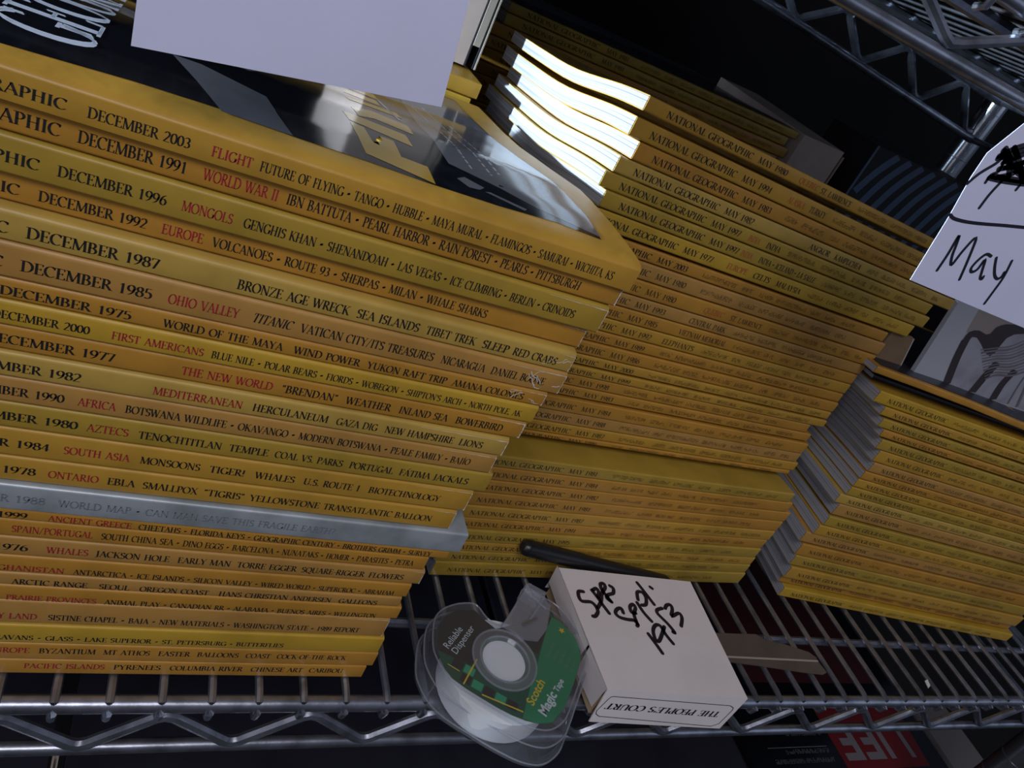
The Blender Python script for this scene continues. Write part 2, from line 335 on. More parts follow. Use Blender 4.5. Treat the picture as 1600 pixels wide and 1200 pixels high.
# ---------------------------------------------------------------- measured outlines, in millimetres
LEFT = [
 {'x': 151, 'zt': 239.6, 'zb': 230.2, 'lt': 242.0, 'lb': 234.0, 'tc': 234.59999999999997, 'runs': [('NATIONAL GEOGRAPHIC', 'k', -75.5, -22.5), ('DECEMBER 2003', 'k', -18.0, 6.1), ('FLIGHT', 'r', 11.4, 22.0), ('FUTURE OF FLYING * TANGO * HUBBLE * MAYA MURAL * FLAMINGOS * SAMURAI * WICHITA, KS', 'k', 24.0, 142.1)]},
 {'x': 150, 'zt': 230.2, 'zb': 221.2, 'lt': 234.0, 'lb': 224.0, 'tc': 225.39999999999998, 'runs': [('NATIONAL GEOGRAPHIC', 'k', -76.3, -23.3), ('DECEMBER 1991', 'k', -19.5, 6.7), ('WORLD WAR II', 'r', 10.8, 31.0), ('IBN BATTUTA * PEARL HARBOR * RAIN FOREST * PEARLS * PITTSBURGH', 'k', 33.4, 133.7)]},
 {'x': 148.5, 'zt': 221.2, 'zb': 209.9, 'lt': 224.0, 'lb': 213.8, 'tc': 215.25, 'runs': [('NATIONAL GEOGRAPHIC', 'k', -79.8, -26.8), ('DECEMBER 1996', 'k', -22.8, 3.4), ('MONGOLS', 'r', 7.3, 20.9), ('GENGHIS KHAN * SHENANDOAH * LAS VEGAS * ICE CLIMBING * BERLIN * CRINOIDS', 'k', 23.9, 136.7)]},
 {'x': 146, 'zt': 209.9, 'zb': 200.9, 'lt': 213.8, 'lb': 204.6, 'tc': 205.1, 'runs': [('NATIONAL GEOGRAPHIC', 'k', -83.8, -30.8), ('DECEMBER 1992', 'k', -26.6, -0.1), ('EUROPE', 'r', 3.7, 14.8), ('VOLCANOES * ROUTE 93 * SHERPAS * MILAN * WHALE SHARKS', 'k', 17.3, 107.0)]},
 {'x': 145.4, 'zt': 200.9, 'zb': 192.4, 'lt': 204.6, 'lb': 195.4, 'tc': 196.35, 'runs': [('NATIONAL GEOGRAPHIC', 'k', -84.9, -31.9), ('DECEMBER 1987', 'k', -27.9, 5.0), ('BRONZE AGE WRECK', 'k', 26.6, 61.1), ('SEA ISLANDS', 'k', 63.6, 85.1), ('TIBET TREK', 'k', 87.6, 106.0), ('SLEEP', 'k', 108.7, 119.1), ('RED CRABS', 'k', 120.9, 139.0)]},
 {'x': 146, 'zt': 192.4, 'zb': 182.2, 'lt': 195.4, 'lb': 184.0, 'tc': 187.0, 'runs': [('NATIONAL GEOGRAPHIC', 'k', -85.3, -32.3), ('DECEMBER 1985', 'k', -28.3, 4.9), ('OHIO VALLEY', 'r', 9.2, 29.4), ('TITANIC', 'ki', 33.3, 45.5), ('VATICAN CITY/ITS TREASURES', 'k', 48.3, 94.1), ('NICARAGUA', 'k', 97.0, 113.9), ('DANIEL BOONE', 'k', 116.4, 138.6)]},
 {'x': 142.5, 'zt': 182.2, 'zb': 175.2, 'lt': 184.0, 'lb': 176.2, 'tc': 178.39999999999998, 'runs': [('NATIONAL GEOGRAPHIC', 'k', -89.1, -36.1), ('DECEMBER 1975', 'k', -32.6, 0.7), ('WORLD OF THE MAYA', 'k', 9.4, 45.0), ('WIND POWER', 'k', 48.5, 70.6), ('YUKON RAFT TRIP', 'k', 73.2, 102.5), ('AMANA COLONIES', 'k', 104.7, 133.7)]},
 {'x': 142.2, 'zt': 175.2, 'zb': 166.8, 'lt': 176.2, 'lb': 168.0, 'tc': 170.7, 'runs': [('NATIONAL GEOGRAPHIC', 'k', -90.8, -37.8), ('DECEMBER 2000', 'k', -34.0, -9.3), ('FIRST AMERICANS', 'r', -3.5, 22.5), ("BLUE NILE * POLAR BEARS * FIORDS * WOBEGON * SHIPTON'S ARCH * NORTH POLE, AK", 'k', 24.8, 136.3)]},
 {'x': 141, 'zt': 166.8, 'zb': 157.8, 'lt': 168.0, 'lb': 159.3, 'tc': 162.0, 'runs': [('DECEMBER 1977', 'k', -35.0, -1.4), ('THE NEW WORLD', 'r', 17.6, 46.0), ('"BRENDAN"', 'k', 48.9, 68.1), ('WEATHER', 'k', 71.0, 87.4), ('INLAND SEA', 'k', 90.6, 109.6), ('BOWERBIRD', 'k', 112.9, 132.5)]},
 {'x': 137.5, 'zt': 157.8, 'zb': 148.6, 'lt': 159.3, 'lb': 150.4, 'tc': 152.89999999999998, 'runs': [('DECEMBER 1982', 'k', -42.2, -9.3), ('MEDITERRANEAN', 'r', 10.9, 38.4), ('HERCULANEUM', 'k', 41.7, 67.4), ('GAZA DIG', 'k', 70.4, 85.5), ('NEW HAMPSHIRE', 'k', 88.4, 115.6), ('LIONS', 'k', 118.0, 127.8)]},
 {'x': 136.5, 'zt': 148.6, 'zb': 138.6, 'lt': 150.4, 'lb': 140.7, 'tc': 143.29999999999998, 'runs': [('DECEMBER 1990', 'k', -42.5, -12.9), ('AFRICA', 'r', -9.2, 1.6), ('BOTSWANA WILDLIFE * OKAVANGO * MODERN BOTSWANA * PEALE FAMILY * BAJÍO', 'k', 4.3, 126.6)]},
 {'x': 139, 'zt': 138.6, 'zb': 128.2, 'lt': 140.7, 'lb': 130.6, 'tc': 133.09999999999997, 'runs': [('DECEMBER 1980', 'k', -42.9, -8.0), ('AZTECS', 'r', -5.5, 6.8), ('TENOCHTITLAN', 'k', 9.7, 36.0), ('TEMPLE', 'k', 38.4, 51.8), ('COAL VS. PARKS', 'k', 54.1, 78.8), ('PORTUGAL', 'k', 81.4, 98.5), ('FÁTIMA', 'k', 101.1, 113.8), ('JACKALS', 'k', 115.1, 130.1)]},
 {'x': 134.8, 'zt': 128.2, 'zb': 116.3, 'lt': 130.6, 'lb': 119.1, 'tc': 121.95, 'runs': [('DECEMBER 1984', 'k', -49.3, -14.8), ('SOUTH ASIA', 'r', -10.8, 8.8), ('MONSOONS', 'k', 12.0, 31.2), ('TIGER!', 'k', 34.3, 46.5), ('WHALES', 'k', 49.9, 64.1), ('U.S. ROUTE 1', 'k', 67.4, 89.2), ('BIOTECHNOLOGY', 'k', 92.5, 122.3)]},
 {'x': 132.4, 'zt': 116.3, 'zb': 105.2, 'lt': 119.1, 'lb': 108.3, 'tc': 110.45, 'runs': [('DECEMBER 1978', 'k', -52.5, -17.5), ('ONTARIO', 'r', -14.0, 0.9), ('EBLA', 'k', 3.6, 12.2), ('SMALLPOX', 'k', 14.6, 32.6), ('"TIGRIS"', 'k', 34.7, 48.9), ('YELLOWSTONE', 'k', 50.7, 76.7), ('TRANSATLANTIC BALLOON', 'k', 78.2, 123.1)]},
 {'x': 142, 'zt': 105.2, 'zb': 93.2, 'lt': 108.3, 'lb': 96.0, 'tc': 98.9, 'runs': [('DECEMBER 1988', 'g', -45.7, -13.4), ('WORLD MAP * CAN MAN SAVE THIS FRAGILE EARTH?', 'g', -9.6, 86.4)]},
 {'x': 138.3, 'zt': 93.2, 'zb': 87.6, 'lt': 96.0, 'lb': 90.2, 'tc': 90.2, 'runs': [('DECEMBER 1999', 'k', -50.4, -18.0), ('ANCIENT GREECE', 'r', -11.9, 14.3), ('CHEETAHS * FLORIDA KEYS * GEOGRAPHIC CENTURY * BROTHERS GRIMM * SURVEY', 'k', 16.6, 130.7)]},
 {'x': 131, 'zt': 87.6, 'zb': 78.9, 'lt': 90.2, 'lb': 81.3, 'tc': 83, 'runs': [('SPAIN/PORTUGAL', 'r', -22.2, 2.7), ('SOUTH CHINA SEA * DINO EGGS * BARCELONA * NUNATAKS * HOMER * PARASITES * PETRA', 'k', 5.4, 125.4)]},
 {'x': 132.6, 'zt': 78.9, 'zb': 69.4, 'lt': 81.3, 'lb': 71.5, 'tc': 73.7, 'runs': [('DECEMBER 1976', 'k', -53.5, -16.5), ('WHALES', 'r', -10.8, 2.5), ('JACKSON HOLE', 'k', 4.8, 29.9), ('EARLY MAN', 'k', 32.8, 52.2), ('TORRE EGGER', 'k', 54.6, 78.0), ('SQUARE-RIGGER', 'k', 80.0, 106.6), ('FLOWERS', 'k', 108.6, 124.2)]},
 {'x': 129.8, 'zt': 69.4, 'zb': 60.4, 'lt': 71.5, 'lb': 62.2, 'tc': 63, 'runs': [('AFGHANISTAN', 'r', -29.3, -4.0), ('ANTARCTICA * ICE ISLANDS * SILICON VALLEY * WIRED WORLD * SUPERCROC * ABRAHAM', 'k', -1.1, 123.5)]},
 {'x': 128.5, 'zt': 60.4, 'zb': 53.6, 'lt': 62.2, 'lb': 55.2, 'tc': 55.8, 'runs': [('ARCTIC RANGE', 'k', -20.0, 4.4), ('SEOUL', 'k', 8.3, 18.8), ('OREGON COAST', 'k', 22.4, 47.7), ('HANS CHRISTIAN ANDERSEN', 'k', 51.6, 97.7), ('GALLEONS', 'k', 101.0, 118.3)]},
 {'x': 130.8, 'zt': 53.6, 'zb': 45.0, 'lt': 55.2, 'lb': 46.4, 'tc': 47.0, 'runs': [('PRAIRIE PROVINCES', 'r', -21.1, 8.6), ('ANIMAL PLAY * CANADIAN RR * ALABAMA * BUENOS AIRES * WELLINGTON', 'k', 11.4, 120.7)]},
 {'x': 128.4, 'zt': 45.0, 'zb': 31.6, 'lt': 46.4, 'lb': 32.5, 'tc': 36, 'runs': [('HOLY LAND', 'r', -29.9, -10.1), ('SISTINE CHAPEL * BAJA * NEW MATERIALS * WASHINGTON STATE * 1989 REPORT', 'k', -6.5, 116.6)]},
 {'x': 130.2, 'zt': 31.6, 'zb': 20.2, 'lt': 32.5, 'lb': 20.8, 'tc': 24, 'runs': [('CARAVANS * GLASS * LAKE SUPERIOR * ST. PETERSBURG * BUTTERFLIES', 'k', -27.2, 85.7)]},
 {'x': 131.1, 'zt': 20.2, 'zb': 9.6, 'lt': 20.8, 'lb': 9.9, 'tc': 15.8, 'runs': [('EUROPE', 'r', -24.6, -10.6), ('BYZANTIUM', 'k', -7.5, 12.5), ('MT ATHOS', 'k', 15.3, 32.8), ('EASTER', 'k', 36.0, 48.5), ('BALLOONS', 'k', 51.4, 68.5), ('COAST', 'k', 71.5, 82.2), ('COCK-OF-THE-ROCK', 'k', 85.0, 116.7)]},
 {'x': 128.8, 'zt': 9.6, 'zb': 0, 'lt': 9.9, 'lb': 0.0, 'tc': 5.6, 'runs': [('PACIFIC ISLANDS', 'r', -11.8, 17.2), ('PYRENEES', 'k', 20.5, 38.7), ('COLUMBIA RIVER', 'k', 42.3, 72.5), ('CHINESE ART', 'k', 76.1, 99.3), ('CARIBOU', 'k', 102.3, 118.3)]},
]
COVER = {'border':[[-38.9,9.4],[-24.9,11.2],[-9.7,13.3],[12.7,14.4],[31.6,11.8],[50.8,11.8],[72.9,10.6],[97.7,11.0],[120.4,13.3],[137.8,11.1]],'rightborder':[[137.8,11.1],[139.4,28.6],[137.0,47.3],[132.7,70.2],[128.1,99.1],[125.6,120.8],[122.3,138.6]],'edge':[[149.8,-2.0],[148.2,4.7],[149.1,24.5],[149.1,44.6],[149.6,66.9],[144.4,100.1],[135.7,146.5],[135.3,174.0]],'F':[[51.8,44.1],[53.9,17.8],[75.6,11.3],[75.4,24.4],[66.5,25.4],[66.1,39.1],[61.4,39.6],[62.0,28.6],[57.8,29.9],[56.5,43.1]],'L':[[50.3,54.5],[51.8,46.0],[73.3,40.1],[72.6,51.4]],'Y':[[54.5,64.5],[56.2,54.6],[62.2,57.9],[76.4,55.3],[76.1,67.3],[63.1,71.5]],'Y2':[[54.8,85.6],[53.0,88.8],[64.6,100.7],[68.7,95.7],[68.5,86.1],[59.7,81.0],[62.3,69.2],[56.0,69.1]],'dots':[[49.0,86.2],[51.4,89.4],[50.9,66.4],[52.9,55.5],[51.4,53.9]],'panel':[[81.3,75.7],[93.0,93.2],[113.4,64.5],[101.7,25.3],[84.0,31.7]],'panel_ext':[[85.6,81.5],[107.3,80.5],[128.6,59.7],[137.8,11.1],[114.2,17.4],[101.7,25.3],[83.8,31.1]],'plane':[[-2.6,49.0],[5.6,49.3],[24.8,39.0],[27.7,25.3],[31.7,12.0],[12.2,12.7]],'chip':[[85.5,23.2],[89.1,26.8],[95.5,22.9],[93.0,19.6],[88.8,18.6]],'streak':[[94.9,19.5],[97.0,20.5],[109.8,16.1],[108.2,14.1]],'line':[[70.9,105.3],[72.2,107.5],[74.7,72.7],[73.6,72.1]],'G':[[-35.1,32.0],[-37.3,32.3],[-39.1,29.9],[-39.5,26.2],[-38.1,22.0],[-34.9,18.9],[-30.2,17.8],[-24.9,18.4],[-21.6,22.3],[-20.4,26.4],[-21.3,31.0],[-23.7,33.9],[-27.3,34.8],[-31.0,29.0],[-31.7,33.7]],'E':[[-41.5,38.6],[-22.5,35.9],[-21.6,36.0]],'E1':[[-41.9,42.3],[-40.2,34.8]],'E2':[[-33.1,42.3],[-31.8,35.8]],'E3':[[-22.9,43.8],[-21.3,35.0]],'Es':[[-40.9,34.9],[-32.0,37.4],[-21.8,37.2]],'O':[[-42.2,48.3],[-39.0,44.8],[-33.2,45.0],[-27.5,46.9],[-24.6,49.8],[-23.7,53.0],[-24.7,55.8],[-27.5,58.0],[-31.8,57.4],[-36.5,56.4]],'lines':[[[92.8,87.1],[94.8,38.8]],[[98.0,96.0],[102.7,38.8]],[[102.9,104.6],[106.9,43.3]],[[89.1,118.2],[91.3,94.7]],[[95.4,124.3],[98.1,92.4]]]}
BOX_HW = [[[259.7,255.4],[256.5,255.2],[255.2,251.7],[256.1,248.4],[262.1,248.2],[264.3,245.6],[264.4,241.7],[261.5,238.5],[259.7,238.2]],[[266.3,256.8],[268.4,251.5],[270.1,245.9],[271.9,241.0]],[[267.3,257.2],[270.2,258.5],[270.7,255.7],[268.7,252.1]],[[265.6,244.5],[269.8,249.3],[272.8,255.2],[276.9,259.6],[277.0,262.6],[274.4,261.8],[273.8,257.6],[275.7,252.6],[276.8,249.8]],[[277.1,249.2],[274.8,251.9],[277.0,254.4],[281.1,255.8],[282.7,259.5],[281.0,261.2]],[[282.2,241.9],[282.1,245.0],[278.9,244.2],[276.5,241.3],[278.2,238.6],[283.2,237.3],[287.6,236.9],[289.2,234.3],[288.1,233.1]],[[291.2,242.2],[288.5,242.6],[289.2,246.6],[292.4,248.5],[292.8,245.7],[289.7,241.5],[288.9,234.8]],[[296.0,249.9],[297.5,243.1],[300.4,237.0]],[[297.7,252.3],[299.7,257.8],[303.4,258.1],[304.5,254.0],[302.1,249.1],[298.8,248.3]],[[303.2,265.3],[305.3,259.4],[308.4,249.5]],[[312.0,262.7],[312.9,261.8]],[[293.7,227.9],[295.1,223.7],[296.4,219.5],[297.5,215.4]],[[308.1,233.5],[299.8,223.9],[297.1,224.3],[298.3,230.3],[302.0,234.3],[305.4,233.9],[306.5,227.9],[308.7,222.1]],[[313.1,246.9],[308.8,245.5],[307.9,242.5],[311.8,235.9],[314.0,229.9],[312.8,229.9]],[[315.6,247.1],[318.2,249.6],[321.4,249.8],[320.7,246.2],[317.6,241.4],[324.6,244.1],[325.2,240.6],[321.4,234.7]]]
BOX_FRAME = [[256.21,191.29,19.65],[334.87,186.62,18.13],[337.8,186.25,16.81],[338.42,185.94,15.01],[335.11,184.4,3.84],[330.92,184.29,1.54],[254.22,189.15,5.03],[251.45,189.56,6.67],[250.92,189.96,9.09],[253.99,191.12,17.73],[254.85,191.3,19.18]]
BOX_TEXT = [[333.22,185.29,8.88],[256.38,189.99,11.23],[331.77,185.98,12.87],[255.54,190.55,14.57]]
MAY = [[[256.4,277.9],[255.5,284.5],[253.9,291.8],[255.9,288.6],[258.1,284.3],[260.9,281.5],[260.9,287.4],[262.0,293.4],[266.0,286.2],[269.8,277.7]],[[275.5,289.5],[272.5,289.5],[271.0,286.3],[270.9,283.0],[272.6,281.8],[274.2,283.5],[274.0,287.7],[277.0,283.4],[278.7,281.0],[280.0,280.8],[279.8,281.8]],[[278.5,289.7],[281.3,286.5],[284.6,283.7],[287.2,282.9],[288.3,284.2],[287.9,286.0]],[[286.9,290.8],[289.5,284.1],[290.5,277.5],[291.1,272.6]],[[243.5,296.9],[246.2,296.3],[252.2,296.9],[259.7,298.4],[269.6,300.8],[279.8,303.1]]]
SCRIB = [[[240.5,308.1],[242.3,312.5],[245.7,317.2],[246.8,320.3]],[[253.2,302.8],[253.0,307.9],[253.7,313.1]],[[247.5,310.8],[247.3,313.4],[249.4,315.7],[248.1,319.2]],[[262.6,312.9],[262.6,314.4]],[[247.5,312.6],[254.2,313.6],[264.2,315.7]],[[248.5,313.4],[263.4,316.3]],[[244.7,319.6],[248.3,323.5],[251.5,325.8]],[[244.9,318.9],[252.9,324.7]],[[248.4,318.5],[254.3,323.6]],[[250.9,317.4],[257.0,321.4]],[[248.7,316.2],[254.1,318.8],[259.5,319.4]],[[244.7,321.6],[251.1,320.2],[257.6,318.4]],[[244.9,322.4],[250.3,319.9],[255.3,315.2]],[[248.0,323.8],[254.9,320.7],[262.5,316.0]],[[245.3,320.6],[254.8,318.3],[262.0,317.4]],[[256.2,321.1],[256.1,317.1],[250.5,313.6]]]
MAY_OUTLINE = [[248.0,271.2],[323.2,268.8],[243.6,296.0],[240.1,310.4],[239.2,318.8],[244.9,331.7]]
DEC_OUTLINE = [[-10.5,260.4],[61.2,271.4],[56.4,296.7],[-11.0,270.2]]
TAPE = {'label':[[168.8,241.4],[179.4,244.1],[190.3,244.2],[194.7,237.3],[183.7,230.8],[211.5,235.1],[232.4,246.8],[241.1,238.7],[249.0,223.5],[246.6,214.4],[225.0,185.7],[215.6,177.3],[207.1,176.3],[194.5,180.9],[180.7,190.1],[166.4,201.0],[161.2,216.8]],'outline':[[161.3,219.5],[164.4,232.8],[175.6,243.3],[190.4,244.8],[194.6,236.8],[201.5,230.6],[215.3,247.9],[223.5,258.4],[233.1,252.4],[239.2,248.4],[246.6,233.7],[248.1,218.4],[239.8,204.7],[226.2,186.5],[215.6,177.3],[205.5,176.7],[194.5,180.9],[180.7,190.1],[168.5,199.3],[163.0,208.8]],'hub':[[198.2,212.3],[186.4,219.4],[210.3,206.1],[190.3,206.6],[207.0,220.1]],'hub2':[[181.6,220.2],[217.5,208.0],[195.0,197.8],[202.2,229.7]],'scotch':[[206.0,186.6],[218.4,200.7],[203.7,190.9]],'magic':[[212.2,180.7],[230.0,200.8]],'rel':[[168.8,218.4],[180.0,230.6]],'disp':[[172.6,215.7],[188.0,233.0]],'star':[[240.4,232.4]],'small':[[227.3,213.9],[238.6,226.1],[235.5,209.3],[239.8,218.2]],'greenL':[[223.0,215.7],[236.1,236.4],[197.1,180.9],[208.7,197.9],[220.4,213.7]],'darkL':[[162.8,218.2],[178.5,209.1],[184.8,212.9]],'plaid':[[166.5,205.3],[169.1,201.9],[183.6,211.9],[172.4,197.7],[181.1,191.8],[191.0,188.4],[185.9,190.1],[186.4,202.1],[194.7,193.5]],'blade':[[201.5,230.6],[224.1,258.4],[239.2,248.4],[227.3,228.7],[210.4,225.1],[217.7,223.4]],'bottom':[[157.7,221.2],[157.9,206.9],[164.4,196.6],[183.6,176.7],[209.5,169.4],[223.7,173.8],[244.7,199.7]]}
LIFE = {'panel':[[712.1,308.6],[712.2,265.0],[836.5,266.2],[848.4,310.8]],'letters':{'L':[[818.5,309.0],[824.4,272.6]],'I':[[787.1,309.5],[788.0,272.0]],'F':[[768.7,307.8],[768.3,271.7]],'E':[[736.3,308.4],[734.9,272.0]]},'dark':[[591.8,311.4],[589.7,270.0],[851.4,262.8],[870.9,314.3]],'text':[[604.0,291.5],[696.2,287.5],[625.3,283.1],[696.8,280.1],[604.1,273.1],[691.9,268.4]],'beige':[[872.6,310.4],[932.4,311.9],[934.4,255.9],[858.2,259.0]]}
STRIPS = [[[366.7,248.7],[409.6,249.7],[415.3,245.2],[431.3,242.5],[450.1,237.0],[454.7,232.4],[452.0,230.4],[366.7,231.7]],[[372.7,233.1],[454.0,229.7],[455.6,221.5],[451.0,220.0],[432.9,221.5],[395.8,225.7],[372.5,227.8]]]
PHOTO = [[435.2,192.5],[425.6,241.2],[461.1,192.4],[462.3,193.7],[450.9,226.3],[456.5,229.2],[464.6,228.9],[468.6,229.9],[469.2,235.0],[475.5,238.6],[486.0,239.8],[448.0,239.9],[441.6,233.4],[555.6,189.4]]
STRIPE = [[516.5,258.1],[522.4,282.2],[521.6,246.5],[536.0,282.5],[533.6,244.3],[553.0,281.7],[549.4,244.8],[564.7,280.5],[562.9,243.7],[580.7,281.3],[579.9,243.5],[591.2,279.5],[492.1,283.7],[494.8,263.8]]
PIC = {'figure':[[467.6,187.5],[458.3,205.7],[450.8,222.4],[450.6,227.7],[458.0,230.1],[465.6,229.1],[468.7,230.4],[468.8,235.3],[474.6,239.3],[484.2,241.3],[489.7,242.3],[530.2,243.8],[601.0,237.8],[705.1,179.7],[557.9,187.5]],'cap':[[451.9,220.2],[450.6,224.3],[451.0,227.3],[453.9,229.2],[458.0,230.1],[465.6,229.1],[468.7,230.4],[468.8,235.3],[471.0,237.4],[474.6,239.3],[484.2,241.3],[489.7,242.3],[530.2,243.8],[580.7,240.6],[585.9,234.1],[538.5,237.6],[495.8,237.4],[488.0,234.9],[484.6,231.0],[484.9,225.1],[485.9,219.7],[484.1,216.7],[477.1,218.0],[469.1,222.1],[460.8,225.4],[456.4,224.8],[456.8,220.4]],'band':[[[453.6,222.1],[459.1,208.5],[468.9,190.0]],[[495.1,214.2],[495.1,202.5],[496.0,189.7]],[[516.2,212.9],[515.9,200.9],[519.9,188.4]]],'streak':[[[472.2,218.8],[483.2,223.1],[494.3,227.4],[504.5,237.1]],[[474.6,217.1],[485.2,221.5],[496.5,225.6],[506.9,235.2]],[[477.0,215.3],[487.1,219.8],[498.7,223.8],[509.3,233.3]],[[479.5,213.6],[489.1,218.1],[500.9,222.0],[511.8,231.3]],[[481.9,211.8],[491.1,216.4],[503.2,220.1],[514.3,229.4]],[[484.4,210.0],[493.1,214.7],[505.4,218.3],[516.8,227.4]],[[486.9,208.2],[495.1,213.0],[507.7,216.4],[519.3,225.4]],[[489.4,206.4],[497.1,211.3],[510.0,214.5],[521.9,223.4]],[[491.9,204.5],[499.2,209.6],[512.3,212.6],[524.4,221.3]],[[494.4,202.7],[501.3,207.8],[514.6,210.7],[527.0,219.3]],[[497.0,200.8],[503.3,206.1],[517.0,208.8],[529.6,217.2]],[[529.2,210.6],[532.0,201.3],[536.9,188.7]],[[534.9,213.0],[539.4,203.0],[547.9,188.3]],[[540.6,215.5],[546.9,204.7],[559.1,187.8]],[[546.4,218.0],[554.5,206.4],[570.5,187.3]],[[552.2,220.4],[562.2,208.2],[582.1,186.8]],[[558.1,222.9],[569.9,210.0],[594.0,186.3]],[[563.9,225.5],[577.7,211.8],[606.1,185.7]],[[569.8,228.0],[585.6,213.6],[618.4,185.2]],[[575.7,230.5],[593.5,215.4],[631.0,184.7]]]}
# ---------------------------------------------------------------- the setting
def struct(name, mb, material):
    o = mb.build(name, material); o['kind'] = 'structure'; return o
FLOOR_Z = -0.62
m = MB(); m.box(-2.2, 2.4, -2.0, 1.2, FLOOR_Z - 0.05, FLOOR_Z); struct('floor', m, 'floor_dark')
m = MB(); m.box(-2.2, 2.4, 1.0, 1.06, FLOOR_Z, 1.8); struct('wall_back', m, 'wall_dark')

# ---------------------------------------------------------------- wire shelving unit
YF, YR, XL, XR = 0.2045, 0.645, -0.5, 0.74
unit = thing('wire_shelving_unit', (XL, YF, FLOOR_Z), 'chrome wire shelving unit carrying all the stacks of yellow magazines', 'shelf')
inv = Vector((XL, YF, FLOOR_Z))
def U(p): return tuple(Vector(p) - inv)
def shelf(zw, zt, zb, ztop, vert, rtop=None, rbot=None, rvert=None, thin=1.0, thick=1.0):
    # zw wires, zt upper rim, zb lower rim, ztop zigzag crest, vert = (x of one low vertex, spacing)
    rt = rtop or (lambda x: zt); rb = rbot or (lambda x: zb); rv = rvert or vert
    m = MB()
    xs = [XL + i*(XR-XL)/8 for i in range(9)]
    m.tube([U((x, YF, zt)) for x in xs], 0.0040*thin); m.tube([U((x, YF, zb)) for x in xs], 0.0033*thin)
    m.tube([U((x, YR, rt(x))) for x in xs], 0.0040*thick); m.tube([U((x, YR, rb(x))) for x in xs], 0.0033*thick)
    for x in (XL, XR):
        m.tube([U((x, YF, zt)), U((x, YR, rt(x)))], 0.004); m.tube([U((x, YF, zb)), U((x, YR, rb(x)))], 0.0033)
    s = m.build('shelf_rim', 'chrome', unit, True)
    m = MB(); x = 0.0014 - 24*0.02005
    while x < XR - 0.01:
        if x > XL + 0.01:
            m.tube([U(q) for q in ((x, YF + 0.0005, zw - 0.0105), (x, YF - 0.003, zw - 0.0095), (x, YF - 0.0042, zw - 0.005), (x, YF - 0.0015, zw - 0.001), (x, YF + 0.004, zw), (x, YR + 0.002, zw))], 0.0019*thin, 8)
        x += 0.02005
    m.build('wire_deck', 'chrome', s, True)
    m = MB()
    for y in (0.2520, 0.40, 0.55): m.tube([U((XL, y, zw - 0.0048)), U((XR, y, zw - 0.0048))], 0.0028, 8)
    m.build('cross_rod', 'chrome', s, True)
    for y, v, hi, lo, nm in ((YF - 0.001, vert, lambda x: ztop, lambda x: zb + 0.0035, 'front'), (YR, rv, lambda x: rt(x) - 0.005, lambda x: rb(x) + 0.0035, 'rear')):
        m = MB(); pts = []
        x = v[0] - v[1]*math.floor((v[0]-XL)/v[1])
        while x < XR - 0.005:
            e = v[1]*0.06
            pts += [(x-e, y, lo(x)+0.0012), (x, y, lo(x)), (x+e, y, lo(x)+0.0012)]
            xm = x + v[1]/2
            if xm < XR - 0.005: pts += [(xm-e, y, hi(xm)-0.0012), (xm, y, hi(xm)), (xm+e, y, hi(xm)-0.0012)]
            x += v[1]
        m.tube([U(p) for p in pts], 0.0027*(thin if nm == 'front' else thick), 8); m.build('zigzag_truss', 'chrome', s, True)
shelf(-0.0019, -0.0062, -0.0385, -0.0135, (0.0134, 0.0632))
shelf(0.3615, 0.3572, 0.3365, 0.3525, (0.2001, 0.0632),
      lambda x: 0.3655 - 0.03*(x-0.5), lambda x: 0.338 - 0.066*(x-0.40), (0.466, 0.0865), 0.68, 1.35)
shelf(-0.2419, -0.2462, -0.2785, -0.2535, (0.0134, 0.0632))
for k, (x0, x1, zz, lab) in enumerate(((-0.47, 0.085, 0.20, 'added dark box on the upper shelf, shading the tall left stack'), (0.10, 0.71, 0.16, 'added dark box on the upper shelf, shading the middle stack'))):
    t = thing('shade_box', (x0, 0.212, 0.3637), lab, 'box', 'added shading boxes on the upper shelf')
    m = MB(); m.box(0, x1-x0, 0, 0.40, 0, zz); m.build('box_body', 'shade_box_dark', t)  # boxes added to keep overhead light off the stacks below
    m = MB(); m.box(-.003, x1-x0+.003, -.003, 0.403, zz-.045, zz+.002); m.build('box_lid', 'shade_box_dark', t)
for x, y in ((XL - 0.014, YF), (0.7535, YF - 0.004), (0.7515, YR + 0.012), (XL - 0.014, YR + 0.012)):
    m = MB(); r = 0.0127
    m.tube([U((x, y, FLOOR_Z)), U((x, y, 0.72))], r, 28)
    z = FLOOR_Z + 0.05
    p = m.build('post', 'chrome_post', unit, True)
    m = MB()
    while z < 0.70:
        m.tube([U((x, y, z - 0.0006)), U((x, y, z + 0.0006))], r + 0.00025, 28); z += 0.0254
    m.build('groove_ring', 'chrome', p, True)
